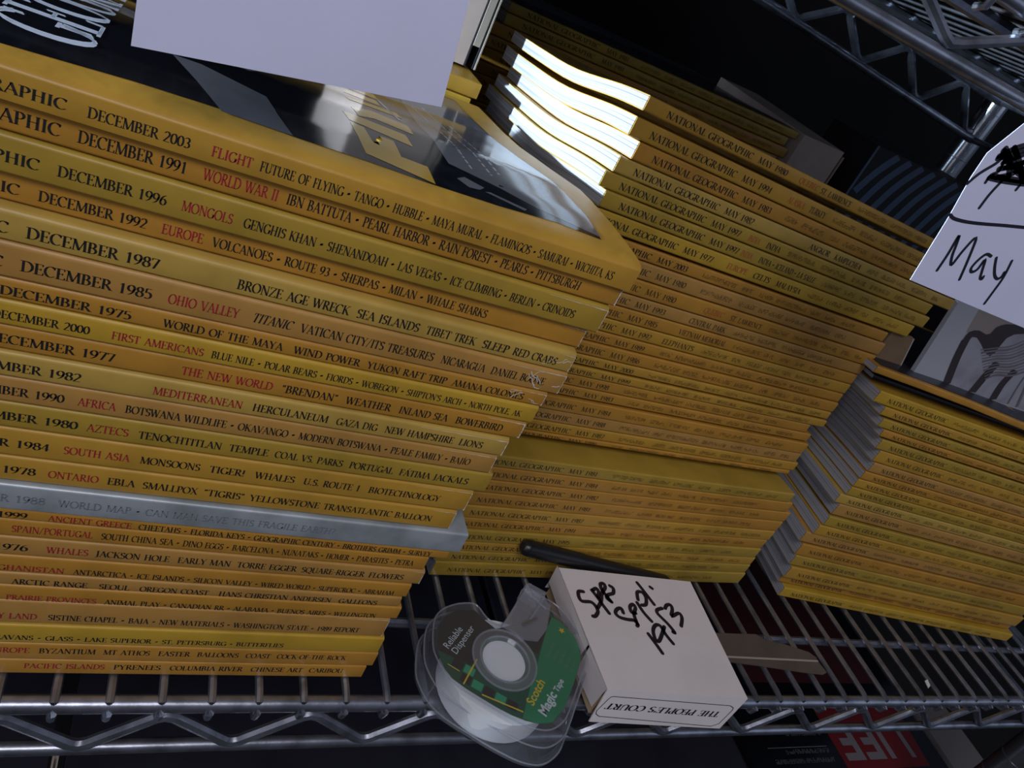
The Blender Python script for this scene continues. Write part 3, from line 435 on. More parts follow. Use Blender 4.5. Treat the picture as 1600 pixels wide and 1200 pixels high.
# ---------------------------------------------------------------- magazines
def lerp(a, b, t): return a + (b - a) * t
def interp(x, tab):
    if x <= tab[0][0]: return tab[0][1]
    for (a, b), (c, d) in zip(tab, tab[1:]):
        if x <= c: return lerp(b, d, (x-a)/(c-a))
    return tab[-1][1]
SAG = [(0, 0), (33, .24), (82, .69), (130, .91), (157, 1.0), (200, 1.05)]           # how a stack of bound spines sinks towards the open edges
DIP = [(0, 0), (1.5, 1.3), (4, 1.8), (12, 2.2), (30, 2.2), (60, 1.0), (90, -3.0), (120, -6.5), (177, -9.4), (210, -10.5)]
def curve(x, tab):
    # the same table, read as a smooth curve
    n = len(tab)
    if x <= tab[0][0]: return tab[0][1]
    if x >= tab[-1][0]: return tab[-1][1]
    k = 0
    while x > tab[k+1][0]: k += 1
    def slope(i):
        a, b = tab[max(i-1, 0)], tab[min(i+1, n-1)]
        return (b[1]-a[1])/(b[0]-a[0])
    (x0, y0), (x1, y1) = tab[k], tab[k+1]; h = x1-x0; t = (x-x0)/h
    return y0*(2*t**3-3*t*t+1) + slope(k)*h*(t**3-2*t*t+t) + y1*(-2*t**3+3*t*t) + slope(k+1)*h*(t**3-t*t)
class Stack:
    # a pile with its spines in one upright plane; u runs along the spines, d into the shelf, z up (metres)
    def __init__(self, origin, ang, zfun, sag):
        self.o = Vector(origin); self.ang = ang; self.zfun = zfun; self.sag = sag
        self.ux = Vector((math.cos(ang), math.sin(ang), 0)); self.uy = Vector((-math.sin(ang), math.cos(ang), 0))
    def z(self, u, d, z): return self.zfun(u, z) + self.sag(d, z)

def magazine(st, u0, u1, zb, zt, d0, cover_mat, label, group, depth=0.1745, skew=None, top_lift=None, nx=6, name='magazine', r=0.0009):
    zb += 0.00025; zt -= 0.00025
    base = st.o + st.ux*u0 + st.uy*d0; b0 = st.z(u0, d0, zb)
    root = thing(name, (base.x, base.y, b0), label, 'magazine', group, st.ang)
    r = min(r, (zt-zb)*0.3); c = 0.00035
    def W(u, d, z):
        q = u - (skew(d) if skew else 0.0)
        return (q - u0, d, st.z(u, d0 + d, z) - b0)
    us = [lerp(u0, u1, i/nx) for i in range(nx+1)]
    ds = [r, 0.0018, 0.004, 0.009, 0.016, 0.024, 0.033, 0.043, 0.054, 0.065, 0.077, 0.09, 0.104, 0.12, 0.137, depth]
    prof_o = [(d, zb) for d in reversed(ds)] + [(r - r*math.sin(a), zb + r - r*math.cos(a)) for a in (.5, 1.1)] + [(0, zb + r), (0, zt - r)] + \
             [(r - r*math.sin(a), zt - r + r*math.cos(a)) for a in (1.1, .5)] + [(d, zt) for d in ds]
    prof_i = [(max(d, c), min(max(z, zb + c), zt - c)) for d, z in prof_o]
    m = MB()
    for i in range(nx):
        a, b = us[i], us[i+1]
        for k in range(len(prof_o)-1):
            (d1, z1), (d2, z2) = prof_o[k], prof_o[k+1]
            m.quad(W(a, d1, z1), W(b, d1, z1), W(b, d2, z2), W(a, d2, z2))
            (d1, z1), (d2, z2) = prof_i[k], prof_i[k+1]
            m.quad(W(a, d2, z2), W(b, d2, z2), W(b, d1, z1), W(a, d1, z1))
        for k in (0, -1):
            m.quad(W(a, *prof_o[k]), W(b, *prof_o[k]), W(b, *prof_i[k]), W(a, *prof_i[k]))
    for u in (u0, u1):
        for k in range(len(prof_o)-1):
            m.quad(W(u, *prof_o[k]), W(u, *prof_o[k+1]), W(u, *prof_i[k+1]), W(u, *prof_i[k]))
    m.build('cover', cover_mat, root, True)
    # the block of pages
    m = MB(); e = -0.00006; p0, p1 = zb + c, zt - c
    dd = [0.0008] + ds[1:-1] + [depth - 0.0008]
    for u in (u0 + e, u1 - e):
        for a, b in zip(dd, dd[1:]):
            m.quad(W(u, a, p0), W(u, b, p0), W(u, b, p1), W(u, a, p1), [(a, 0), (b, 0), (b, p1-p0), (a, p1-p0)])
    for i in range(nx):
        a = lerp(u0+e, u1-e, i/nx); b = lerp(u0+e, u1-e, (i+1)/nx)
        for zz in (p0, p1):
            for s, t in zip(dd, dd[1:]): m.quad(W(a, s, zz), W(b, s, zz), W(b, t, zz), W(a, t, zz))
        for s in (dd[0], dd[-1]):
            m.quad(W(a, s, p0), W(b, s, p0), W(b, s, p1), W(a, s, p1), [(a, 0), (b, 0), (b, p1-p0), (a, p1-p0)])
    m.build('page_block', 'page_edges', root, False)
    root_W = W
    def S(u, zc, off=0.00007):
        # point on the printed spine
        return (u - u0, -off, st.z(u, d0, zc) - b0)
    return root, S, W

def lettering(root, S, runs, zc, cap, inks, italic_set=()):
    # runs: (text, ink, u start, u end); one mesh for each ink
    by = {}
    for s, ink, a, b in runs:
        it = 0.2 if ink.endswith('i') else 0.0; key = ink[0] + ('d' if s[:4] in ('DECE', 'MAY ') and ink[0] != 'g' else '')
        mb = by.setdefault(key, MB())
        put_text(mb, s, lambda x, h: S(x, zc - cap/2 + h), a, b, cap, it)
    names = {'kd': 'spine_date', 'fd': 'spine_date', 'k': 'spine_lettering', 'r': 'spine_title', 'g': 'spine_lettering', 'f': 'spine_lettering', 't': 'spine_title'}
    for k, mb in by.items():
        o = mb.build(names[k], inks[k[0]], root, weld=False)
        if names[k] == 'spine_title': o['label'] = 'red title words'
    return by
INKS = {'k': 'ink_black', 'r': 'ink_red', 'g': 'ink_grey', 'f': 'ink_faded', 't': 'ink_red_faded'}

# ---- front left stack, the December issues
def zl(u, z):
    zr = z*1000
    left = interp(zr, [(0, 0), (93.2, 94.6), (105.2, 106.7), (166.8, 168), (182.2, 184), (200.9, 204.6), (221.2, 224), (230.2, 233.6), (239.6, 242.0), (260, 262.4)])
    return lerp(left, zr, (u*1000 + 36)/186.0)/1000 if True else z
left_stack = Stack((0, 0.2126, 0), 0.0, zl, lambda d, z: interp(d*1000, DIP)/1000 * (z/0.2394)**3 if z < 0.2394 else interp(d*1000, DIP)/1000)
GL = 'december magazines in the tall left stack'
lcol = [0, 1, 3, 1, 2, 5, 1, 4, 1, 2, 5, 3, 0, 0, None, 1, 1, 5, 1, 5, 1, 5, 4, 1, 1]
ld = [0, 2.2, 1.4, 3.6, .4, .2, .5, .4, 1.0, .3, .7, .9, 1.0, 1.0, -.4, .6, 1.2, 1.2, 1.2, 1.2, 1.2, 1.4, .8, 1.0, 1.2]
def skew_top(d): return interp(d*1000, [(0, 0), (68, 0), (101, .005), (148, .0135), (177, .0145)])
words = ['FLIGHT', 'WORLD WAR II', 'MONGOLS', 'EUROPE VOLCANOES', 'BRONZE AGE WRECK', 'OHIO VALLEY', 'WORLD OF THE MAYA', 'FIRST AMERICANS', 'THE NEW WORLD', 'MEDITERRANEAN',
         'AFRICA', 'AZTECS', 'SOUTH ASIA', 'ONTARIO', '', 'ANCIENT GREECE', 'SPAIN/PORTUGAL', 'WHALES JACKSON HOLE', 'AFGHANISTAN', 'ARCTIC RANGE', 'PRAIRIE PROVINCES', 'SISTINE CHAPEL', 'GLASS and BUTTERFLIES',
         'BYZANTIUM', 'PACIFIC ISLANDS']
rnd = random.Random(3)
def wear(root, S, u1, zb, zt, amount, crack):
    # white card showing where the spine's corner and upper edge are rubbed through
    m = MB(); rr = random.Random(int(zb*1e5))
    def strip(pts, off):
        for (a, b, w), (c, d, v) in zip(pts, pts[1:]):
            if pts[0][0] == pts[1][0]: m.quad(S(a - w, b, off), S(a - .00003, b, off), S(c - .00003, d, off), S(c - v, d, off))
            else: m.quad(S(a, b - w, off), S(c, d - v, off), S(c, d, off), S(a, b, off))
    n = 9; ends = [(u1, lerp(zb + .001, zt - .001, k/n), rr.uniform(.00008, .0004)*amount*(1 + 1.2*(k in (0, n)))) for k in range(n+1)]
    strip(ends, .00012)
    length = rr.choice((.006, .012, .03)) * amount; n = 14
    top = [(u1 - .0005 - length*(1 - k/n), zt - .0011, (.00008 + .0004*rr.random()*(k/n))*amount) for k in range(n+1)]
    strip(top, .00005)
    for k in range(crack):
        a = u1 - rr.uniform(.0015, .017); b = rr.uniform(zb+.0018, zt-.0018); pts = [(a, b)]; sg = rr.choice((-1, 1))
        for q in range(4):
            a += rr.uniform(.0004, .0016); b += sg*rr.uniform(-.0004, .0022); b = min(max(b, zb+.0014), zt-.0014)
            if a < u1 - .0006: pts.append((a, b))
        if len(pts) > 2: ribbon(m, pts, lambda x, y: S(x, y, .00016 + k*.000004), rr.uniform(.00012, .0003))
    m.build('worn_edge', 'scuff_white', root, weld=False)['label'] = 'worn white spine corner'
place = ['topmost', 'second from top', 'third from top', 'fourth from top', 'fifth from top']
for i, L in enumerate(LEFT):
    u1 = L['x']/1000; u0 = u1 - 0.252
    zt, zb = L['zt']/1000, L['zb']/1000
    silver = i == 14
    if i == 15: zt -= 0.0
    col = 'silver_foil' if silver else YEL[lcol[i]]
    if silver: lab = 'silver-spined magazine in the tall left stack, reading CAN MAN SAVE THIS FRAGILE EARTH'
    elif i == 0: lab = 'yellow FLIGHT magazine lying on top of the tall left stack, black cover showing'
    else: lab = 'yellow magazine with %s on its spine, in the tall left stack' % words[i]
    root, S, W = magazine(left_stack, u0, u1, zb, zt, ld[i]/1000, col, lab, GL, skew=skew_top if i == 0 else None, nx=8, r=.0005 if i == 0 else .0010)
    cap = 0.00305 if zt - zb > 0.0075 else 0.0027
    if i in (7, 15, 18, 20, 22): cap = 0.0026
    lettering(root, S, [(s, k, a/1000, b/1000) for s, k, a, b in L['runs']], L['tc']/1000, cap, INKS)
    if i in (1, 2, 3, 4, 5, 6, 8, 9, 10, 12, 13, 17, 21): wear(root, S, u1, zb, zt, {1: 1.2, 8: 1.3, 9: 1.2}.get(i, .8), {4: 3, 5: 6, 6: 5}.get(i, 0))
    if i == 0:
        # printed cover art, draped over the curved front cover
        def drape(name, polys, material, eps, label=None, lines=None):
            bm = bmesh.new()
            for P in polys:
                vsx = [bm.verts.new((p[0]/1000, p[1]/1000, 0)) for p in P]
                try: bm.faces.new(vsx)
                except ValueError: continue
            if lines:
                mb = MB()
                for P, w in lines: ribbon(mb, [(a/1000, b/1000) for a, b in P], lambda x, y: (x, y, 0), w/1000)
                base = 0
                vv = [bm.verts.new(q) for q in mb.v]
                for f in mb.f:
                    try: bm.faces.new([vv[k] for k in f])
                    except ValueError: pass
            bmesh.ops.triangulate(bm, faces=bm.faces[:])
            for _ in range(6):
                ee = [e for e in bm.edges if e.calc_length() > 0.007]
                if not ee: break
                bmesh.ops.subdivide_edges(bm, edges=ee, cuts=1)
                bmesh.ops.triangulate(bm, faces=bm.faces[:])
            for v in bm.verts:
                u, d = v.co.x, v.co.y
                v.co = Vector((u - u0, d, left_stack.z(u + skew_top(d), d, zt - 0.00025) - left_stack.z(u0, 0, zb + 0.00025) + eps))
            me = bpy.data.meshes.new(name); bm.normal_update(); bm.to_mesh(me); bm.free()
            me.materials.append(MAT[material])
            for p in me.polygons: p.use_smooth = True
            o = bpy.data.objects.new(name, me); COL.objects.link(o); o.parent = root
            if label: o['label'] = label
            return o
        C = COVER
        near = [(-92, 13.5)] + [tuple(p) for p in C['border'][0:1]] + [tuple(p) for p in C['border'][1:]]
        drape('cover_picture', [near + [(139.0, 32), (137.8, 48.7), (134, 72.8), (129.3, 102), (126.6, 123.3), (123, 145), (121, 168), (-92, 168)]], 'cover_black', .00006, 'black cover picture')
        drape('cover_photo', [C['plane'], [(83.3, 82.7), (85.3, 35.5), (102.7, 27.8), (115, 20.5), (138.2, 13), (139.0, 32), (137.6, 48.7), (133.8, 72.8), (129, 102), (126, 123), (122.6, 145), (120.8, 166), (88, 166)], C['chip'], C['streak'], [(-30, 90), (20, 62), (24, 70), (-26, 104)]], 'print_grey', .0001, 'grey photograph of an aircraft')
        drape('cover_title', [C['F'], C['L'], C['Y'], [(55, 84), (56, 79), (77, 79), (76, 88)], [(57, 98), (56, 92), (70, 90), (70, 99)], [(54, 112), (55, 104), (72, 102), (71, 112)]], 'print_yellow', .00014, 'large yellow title letters')
        masthead = MB(); put_text(masthead, 'GEOGRAPHIC', lambda x, h: (-21.5 - h, x, 0), 24.0, 166.0, 22.5)
        drape('cover_lettering', [[q[:2] for q in masthead.v[4*k:4*k+4]] for k in range(len(masthead.f))], 'print_white', .00014, 'white masthead letters')

        mb = []
        rr = random.Random(5)
        for P in C['lines']:
            (xa, ya), (xb, yb) = P
            t = 0
            while t < 1:
                e = t + rr.uniform(.04, .11)
                mb.append(([(lerp(xa, xb, t), lerp(ya, yb, t)), (lerp(xa, xb, min(e, 1)), lerp(ya, yb, min(e, 1)))], .9)); t = e + .03
        mb.append((C['line'][:1] + C['line'][2:3], 1.2))
        drape('cover_blurb', [], 'print_light', .00014, 'small grey lines of text', mb)

# ---- middle stack, the May issues
ANG = 0.0571
def zm(u, z): return z - 0.048*z*max(min(u/0.243, 1.1), -.1)
def sagm(d, z): return -0.07*z*curve(d*1000, SAG)
mid_stack = Stack((0.1742, 0.2799, 0), ANG, zm, sagm)
MB_ = [282.6, 273.2, 264.5, 256, 248.2, 240.4, 232, 222, 214.8, 205.6, 196.8, 189, 181, 173, 166, 158, 151, 145, 137.7, 130, 120.6, 112, 104.4, 95.5, 87, 77.5, 68, 58, 48.3, 39.5, 29.5, 21, 12, 0]
MX = [414, 413, 420, 430, 412, 416, 411, 395, 399, 398, 397, 397, 398, 398, 399, 399, 401, 391, 398, 401, 403, 407, 405, 405, 410, 415.7, 416, 416, 416, 416, 418.5, 420, 421.5]
YEARS = [1980, 1994, 1983, 1982, 1997, 1997, 1977, 2003, 1980, 1980, 1993, 1985, 1992, 1989, 1986, 2000, 1999, 1998, 1983, 1984, 1988, 1987, 1986, 1981, 1984, 1982, 1981, 1987, 1991, 1995, 1976, 1979, 1990]
MT = {0: [('QUEBEC', 't', 90.8, 104.8), ('ST. LAWRENCE', 'f', 106.6, 129.9)], 1: [('ALASKA', 't', 91.2, 103.1), ('TURKEY', 'f', 107, 119)], 3: [('ANGKOR', 'f', 122.7, 138.7), ('KAMPUCHEA', 'f', 143, 165)],
      4: [('INDIA', 't', 84, 92), ('INDIA', 'f', 97, 107)], 5: [('INDIA', 't', 84, 92), ('INDIA * ICELAND * LA SALLE', 'f', 97, 140)], 6: [('EUROPE', 't', 81.9, 96.1), ('CELTS', 'f', 101, 113), ('MALAYSIA', 'f', 118, 137)],
      9: [('QUEBEC', 't', 84, 98), ('ST. LAWRENCE', 'f', 103, 127)], 10: [('CENTRAL PARK', 'f', 80, 106)], 11: [('VIETNAM MEMORIAL', 'f', 78, 112)], 12: [('ELEPHANTS', 'f', 72, 94)]}
mcol = [0, 0, 1, 2, 3, 3, 4, 1, 5, 1, 5, 1, 0, 1, 1, 0, 0, 1, 1, 1, 5, 0, 1, 3, 1, 1, 1, 0, 1, 3, 0, 3, 3]
ordn = ['first', 'second', 'third', 'fourth', 'fifth', 'sixth', 'seventh', 'eighth', 'ninth', 'tenth', 'eleventh', 'twelfth', 'thirteenth', 'fourteenth', 'fifteenth', 'sixteenth', 'seventeenth', 'eighteenth', 'nineteenth', 'twentieth',
        'twenty-first', 'twenty-second', 'twenty-third', 'twenty-fourth', 'twenty-fifth', 'twenty-sixth', 'twenty-seventh', 'twenty-eighth', 'twenty-ninth', 'thirtieth', 'thirty-first', 'thirty-second', 'thirty-third']
rnd = random.Random(11)
for i in range(33):
    zt, zb = MB_[i]/1000, MB_[i+1]/1000
    upper = i < 23
    d0 = (0.013 if upper else 0.0) + rnd.uniform(-.0006, .0006)
    u1 = (MX[i] - 174.2)/1000/math.cos(ANG); u0 = u1 - (0.26 if i == 3 else 0.245)
    if i == 0: zb += 0.0024
    if i == 22: zb = 0.1005
    if i in (6, 15, 18): zb += 0.0008
    lab = '%s MAY %d magazine, %s from the top of the middle stack' % ('topmost' if i == 0 else 'yellow', YEARS[i], ordn[i]) if i else 'yellow MAY 1980 magazine lying uppermost on the middle stack'
    if i == 32: lab = 'yellow magazine at the very bottom of the middle stack, on the wires'
    if i == 23: lab = 'yellow magazine jutting out just below the dark gap in the middle stack'
    root, S, W = magazine(mid_stack, u0, u1, zb, zt, d0, YEL[mcol[i]], lab, 'may magazines in the middle stack', depth=.1535)
    zc = (zt+zb)/2 - .0003; cap = min(0.0031, (zt-zb)*.4)
    s0 = (0.0066 if i == 0 else (-0.0036 if i == 6 else u0 + 0.0095))
    ms = s0 + 0.056
    runs = [('NATIONAL GEOGRAPHIC', 'f', s0, s0 + 0.052), ('MAY %d' % YEARS[i], 'f', ms, ms + 0.0195)]
    runs += [(s, k, a/1000, b/1000) for s, k, a, b in MT.get(i, [])]
    lettering(root, S, runs, zc, cap, {'f': 'ink_faded' if i > 7 else 'ink_black', 't': 'ink_red_faded'})
    start = max([r[3] for r in runs]) + .006
    mb = MB(); x = max(start, ms + .03); end = u1 - rnd.uniform(.008, .03)
    while x < end - .004:
        w = rnd.uniform(.006, .024); print_ticks(mb, lambda a, h: S(a, zc - cap*.4 + h), x, min(x + w, end), cap*.85, rnd); x += w + rnd.uniform(.003, .006)
    mb.build('spine_print', 'ink_faded', root, weld=False)

# ---- right stack
RANG = -0.1224
def zr_(u, z): return z - 0.014*z*(u/0.2) - (0.0045*min(max(u, 0), .08)/0.14 if z > 0.187 else 0)
right_stack = Stack((0.4583, 0.2853, 0), RANG, zr_, sagm)
RB = [179.3, 170.5, 162.8, 155.9, 149, 140.8, 131, 122.8, 115.8, 108.5, 101, 93, 81.5, 72.5, 63.4, 52.5, 41.4, 30.5, 19, 9.5, 0]
RX_ = [405, 416, 421, 427, 432, 438, 441, 440, 440, 440, 436, 442, 442, 440, 436, 441, 443, 447, 450, 456]
rcol = [4, 0, 3, 1, 3, 0, 5, 1, 0, 3, 2, 5, 3, 0, 5, 1, 3, 0, 1, 4]
rnd = random.Random(23)
rl = ['bright gold magazine lying highest in the right stack, under the dark gap'] + ['yellow magazine %s below the gap at the top of the right stack' % ordn[k] for k in range(1, 18)] + \
     ['yellow magazine second from the bottom of the right stack', 'yellow magazine at the bottom of the right stack, resting on the shelf wires']
for i in range(20):
    zt, zb = RB[i]/1000, RB[i+1]/1000
    u0 = (RX_[i]/1000 - 0.4583)/math.cos(RANG); u1 = u0 + 0.247
    d0 = rnd.uniform(-.0007, .0007) + (0.004 if i == 18 else 0)
    if i in (1, 3, 11, 14, 16, 18): zb += 0.001
    root, S, W = magazine(right_stack, u0, u1, zb, zt, d0, YEL[rcol[i]], rl[i], 'yellow magazines in the right stack')
    zc = (zt+zb)/2 - .0004; cap = min(0.003, (zt-zb)*.36)
    mb = MB()
    put_text(mb, 'NATIONAL GEOGRAPHIC', lambda x, h: S(x, zc - cap/2 + h), u0 + .0095, u0 + .061, cap)
    x = u0 + .067; end = u1 - rnd.uniform(.01, .03)
    while x < end - .004:
        w = rnd.uniform(.007, .024); print_ticks(mb, lambda a, h: S(a, zc - cap*.4 + h), x, min(x + w, end), cap*.85, rnd); x += w + rnd.uniform(.003, .006)
    mb.build('spine_print', 'ink_faded', root, weld=False)
root, S, W = magazine(right_stack, -0.05, 0.19, .1793, .1830, .016, 'cover_navy', 'added dark magazine standing in for shade in the gap near the top of the right stack', 'dark magazines on the right stack')  # dark cover added in place of the shadow inside the gap
root, S, W = magazine(right_stack, -0.069, 0.178, .1882, .1932, 0.0, YEL[1], 'thin brownish magazine topping the right stack, under the standing picture', 'dark magazines on the right stack')
m = MB(); w = [(-0.064, .004), (.172, .004), (.172, .168), (-.064, .168)]
nn = 10
for a in range(nn):
    for b in range(nn):
        q = [(lerp(-.064, .172, (a+p)/nn), lerp(.004, .168, (b+r)/nn)) for p, r in ((0, 0), (1, 0), (1, 1), (0, 1))]
        pts = []
        for u, d in q:
            x, y, z = W(u, d, .1932); pts.append((x, y, z + .00005))
        m.quad(*pts)
m.build('cover_picture', 'slate_cover', root)['label'] = 'dark grey cover picture'

# ---- back stacks seen over and beside the front ones
back_mid = Stack((0.171, 0.500, 0), 0.0, lambda u, z: z, lambda d, z: -0.03*z*curve(d*1000, SAG))
zs = [269.3, 262.9, 255.5]
while zs[-1] > 9: zs.append(max(zs[-1] - random.uniform(7.5, 9.5), 0.0))
if zs[-1] > 0: zs[-1] = 0.0
nback = len(zs) - 1
for i in range(nback):
    lab = {0: 'bright yellow magazine topping the back stack behind the middle stack, navy cover', 1: 'yellow magazine second in the back stack, shorter at its right end'}.get(i, 'shaded magazine %s from the top of the back stack behind the middle one' % (ordn[i] if i < 33 else 'low'))
    u1 = 0.2465 if i == 0 else (0.2405 if i == 1 else 0.244 + random.uniform(-.004, .004))
    u0 = 0.0 if i < 2 else u1 - .252 - random.uniform(0, .004)
    root, S, W = magazine(back_mid, u0, u1, zs[i+1]/1000, zs[i]/1000, random.uniform(-.0008, .0008) if i > 1 else 0, YEL[(3, 3, 1, 5, 1)[min(i, 4)]], lab, 'magazines in the back stack behind the middle')
    zc = (zs[i]+zs[i+1])/2000
    if i < 9:
        mb = MB(); put_text(mb, 'NATIONAL GEOGRAPHIC', lambda x, h: S(x, zc - .0013 + h), u0 + .012, u0 + .066, .0027)
        if i < 2: put_text(mb, 'MAY 1981', lambda x, h: S(x, zc - .0013 + h), u0 + .072, u0 + .09, .0027)
        x = .1
        while x < u1 - .02:
            w = random.uniform(.008, .02); print_ticks(mb, lambda a, h: S(a, zc - .0012 + h), x, x+w, .0022, random); x += w + .004
        mb.build('spine_print', 'ink_faded', root, weld=False)
    if i == 0:
        m = MB()
        for a in range(8):
            for b in range(8):
                m.quad(*[(W(lerp(.004, u1-.004, (a+p)/8), lerp(.0025, .17, (b+r)/8), zs[0]/1000)[0], lerp(.0025, .17, (b+r)/8), W(lerp(.004, u1-.004, (a+p)/8), lerp(.0025, .17, (b+r)/8), zs[0]/1000)[2] + .00006) for p, r in ((0, 0), (1, 0), (1, 1), (0, 1))])
        m.build('cover_picture', 'cover_navy', root)['label'] = 'navy blue cover picture'
back_left = Stack((-0.112, 0.400, 0), 0.0, lambda u, z: z, lambda d, z: -0.02*z*curve(d*1000, SAG))
zs = [238.2, 229.6, 220.5]
while zs[-1] > 9: zs.append(max(zs[-1] - random.uniform(8.2, 9.8), 0.0))
if zs[-1] > 0: zs[-1] = 0.0
for i in range(len(zs)-1):
    u1 = 0.2505 if i == 0 else 0.2503 + random.uniform(-.003, .001)
    lab = {0: 'golden magazine end topping the pile behind the left stack, under the cream slipcase', 1: 'yellow magazine second in the pile behind the left stack'}.get(i, 'hidden magazine %s from the top of the pile behind the left stack' % ordn[i])
    magazine(back_left, u1 - .252, u1, zs[i+1]/1000, zs[i]/1000, random.uniform(-.0006, .0006) if i else 0, YEL[(0, 4, 3, 1)[min(i, 3)]], lab, 'magazines in the pile behind the left stack')
# ---------------------------------------------------------------- hanging index cards
def sans(s, fn, x0, x1, name, material, parent, bold=0.0, height=None):
    # a line in the plain built-in typeface; fn(x, h) -> point, scaled to run from x0 to x1
    cu = bpy.data.curves.new('t', 'FONT'); cu.body = s; cu.offset = bold; cu.resolution_u = 3
    ob = bpy.data.objects.new('t', cu); COL.objects.link(ob)
    dg = bpy.context.evaluated_depsgraph_get(); me = bpy.data.meshes.new_from_object(ob.evaluated_get(dg))
    bpy.data.objects.remove(ob)
    xs = [v.co.x for v in me.vertices]; ys = [v.co.y for v in me.vertices]
    k = (x1-x0)/(max(xs)-min(xs)); kh = k if height is None else height/max(ys)
    for v in me.vertices: v.co = Vector(fn(x0 + (v.co.x-min(xs))*k, v.co.y*kh))
    me.materials.clear(); me.materials.append(MAT[material])
    o = bpy.data.objects.new(name, me); COL.objects.link(o); o.parent = parent
    return o
def hang_card(name, pts, label, y=0.2000):
    o = Vector((pts[0][0]/1000, y, pts[0][1]/1000))
    root = thing(name, o, label, 'card', 'index cards hanging from the upper shelf')
    m = MB(); m.prism([((p[0]/1000)-o.x, (p[1]/1000)-o.z) for p in pts], -0.00025, 0.0, 'xz')
    m.build('card_sheet', 'card_lavender', root)
    return root, o
hang_card('index_card', [(-10.5, 260.4), (61.2, 271.4), (52.5, 348), (-13.5, 348)], 'blank lavender index card hanging above the tall left stack')
root, o = hang_card('index_card', [(248, 271.2), (323.2, 268.8), (326, 348), (250, 348), (244.9, 331.7), (240.6, 322), (239.2, 318.8), (240.1, 310.4), (243.6, 296)], 'lavender index card with the handwritten word May, at right')
def onc(x, z): return (x - o.x, -0.00031, z - o.z)
m = MB()
for s in MAY: ribbon(m, [(a/1000, b/1000) for a, b in s], onc, 0.0013, True)
m.build('handwriting', 'marker_ink', root, weld=False)['label'] = 'black handwritten word and underline'
m = MB()
for k, s in enumerate(SCRIB): ribbon(m, [(a/1000, b/1000) for a, b in s], onc, 0.0013 if k < 4 else 0.0021, True)
m.build('scribble', 'marker_ink', root, weld=False)['label'] = 'scribbled out word'

# ---------------------------------------------------------------- slipcases, boards and the picture behind
t = thing('slipcase', (0.423, 0.500, 0), 'cream cardboard slipcase standing right of the back magazine stack', 'box', 'cream slipcases')
m = MB(); m.box(0, .0435, 0, .138, 0.0003, .2690); m.build('case_body', 'cardboard_cream', t)
m = MB(); m.box(.0436, .0447, 0.0005, .138, 0.0003, .2660); m.build('dark_lining', 'dark_board', t)
m = MB(); m.box(.0448, .0458, -.001, .138, 0.0003, .2655); m.build('pale_edge', 'cardboard_pale', t)
t = thing('slipcase', (0.0885, 0.425, 0.2382), 'cream cardboard slipcase lying on the pile behind the left stack', 'box', 'cream slipcases')
m = MB(); m.box(0, .0445, 0, .13, 0.0005, .09); m.build('case_body', 'cardboard_cream', t)
m = MB(); m.box(.0447, .0455, -.0004, .13, 0.0005, .09); m.box(.0495, .0505, -.0006, .13, .0005, .09); m.build('dark_lining', 'dark_board', t)
m = MB(); m.box(.0456, .0493, -.0008, .13, .012, .09); m.box(.0506, .0514, -.0010, .13, .0005, .09); m.build('pale_edge', 'cardboard_pale', t)

t = thing('light_striped_box', (0.492, 0.500, 0), 'black box at the back of the shelf, with slanting stripes of light painted on it', 'box')
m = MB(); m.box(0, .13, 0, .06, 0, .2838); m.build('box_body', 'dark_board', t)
m = MB()
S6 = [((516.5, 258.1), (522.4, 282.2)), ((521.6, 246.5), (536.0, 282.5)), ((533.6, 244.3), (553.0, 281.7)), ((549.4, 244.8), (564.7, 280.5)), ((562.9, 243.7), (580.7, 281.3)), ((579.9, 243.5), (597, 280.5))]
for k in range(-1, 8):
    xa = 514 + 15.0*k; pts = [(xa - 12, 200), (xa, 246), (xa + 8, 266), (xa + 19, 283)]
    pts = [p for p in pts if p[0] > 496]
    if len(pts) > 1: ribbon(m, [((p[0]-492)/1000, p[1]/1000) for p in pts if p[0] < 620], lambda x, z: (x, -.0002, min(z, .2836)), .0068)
m.build('painted_light_stripes', 'light_stripe_paint', t, weld=False)['label'] = 'light through the wires, painted as slanting blue stripes'  # light falling through the shelf wires, painted on the box front
m = MB(); m.box(0, .002, -.0006, .0, 0.0, .2838); m.build('painted_lit_edge', 'light_stripe_paint', t)  # lit left edge of the box, done in colour

t = thing('brown_board', (0.4005, 0.3095, 0.1912), 'narrow brown cardboard piece standing on the left end of the right stack', 'cardboard')
m = MB(); m.prism([(0, 0), (.0262, -.0006), (.0193, .0195), (0, .0195)], 0, .003, 'xz'); m.build('board', 'cardboard_brown', t)
m = MB(); m.prism([(.0263, -.0006), (.0274, -.0006), (.0204, .0195), (.0194, .0195)], -.0002, .003, 'xz'); m.build('pale_edge', 'cardboard_pale', t)

t = thing('picture_book', (0.4352, 0.3050, 0.1900), 'standing book with a black and white drapery picture, on the right stack', 'book')
m = MB(); m.prism([(0, 0.0006), (.165, -.0058), (.155, .072), (-.0145, .072)], 0, .003, 'xz'); m.build('book_block', 'print_light', t)
OX, OZ = .4352, .1900
mat('picture_dark', (0.045, 0.035, 0.04), 0.4); mat('picture_pale', (0.36, 0.36, 0.43), 0.4, 0, .5, .3, 60); mat('picture_tan', (0.3, 0.26, 0.25), 0.4); mat('picture_mid', (0.17, 0.16, 0.19), 0.4)
def onp(eps): return lambda x, z: (x - OX, -eps, z - OZ)
f1, f2, f3 = onp(.0001), onp(.0002), onp(.0003)
m = MB(); m.poly([f1(a, b) for a, b in [(.4385, .2615), (.4490, .2265), (.5930, .2265), (.5895, .2615)]]); m.build('picture_background', 'picture_tan', t)
P_ = lambda pts: [(a/1000, b/1000) for a, b in pts]
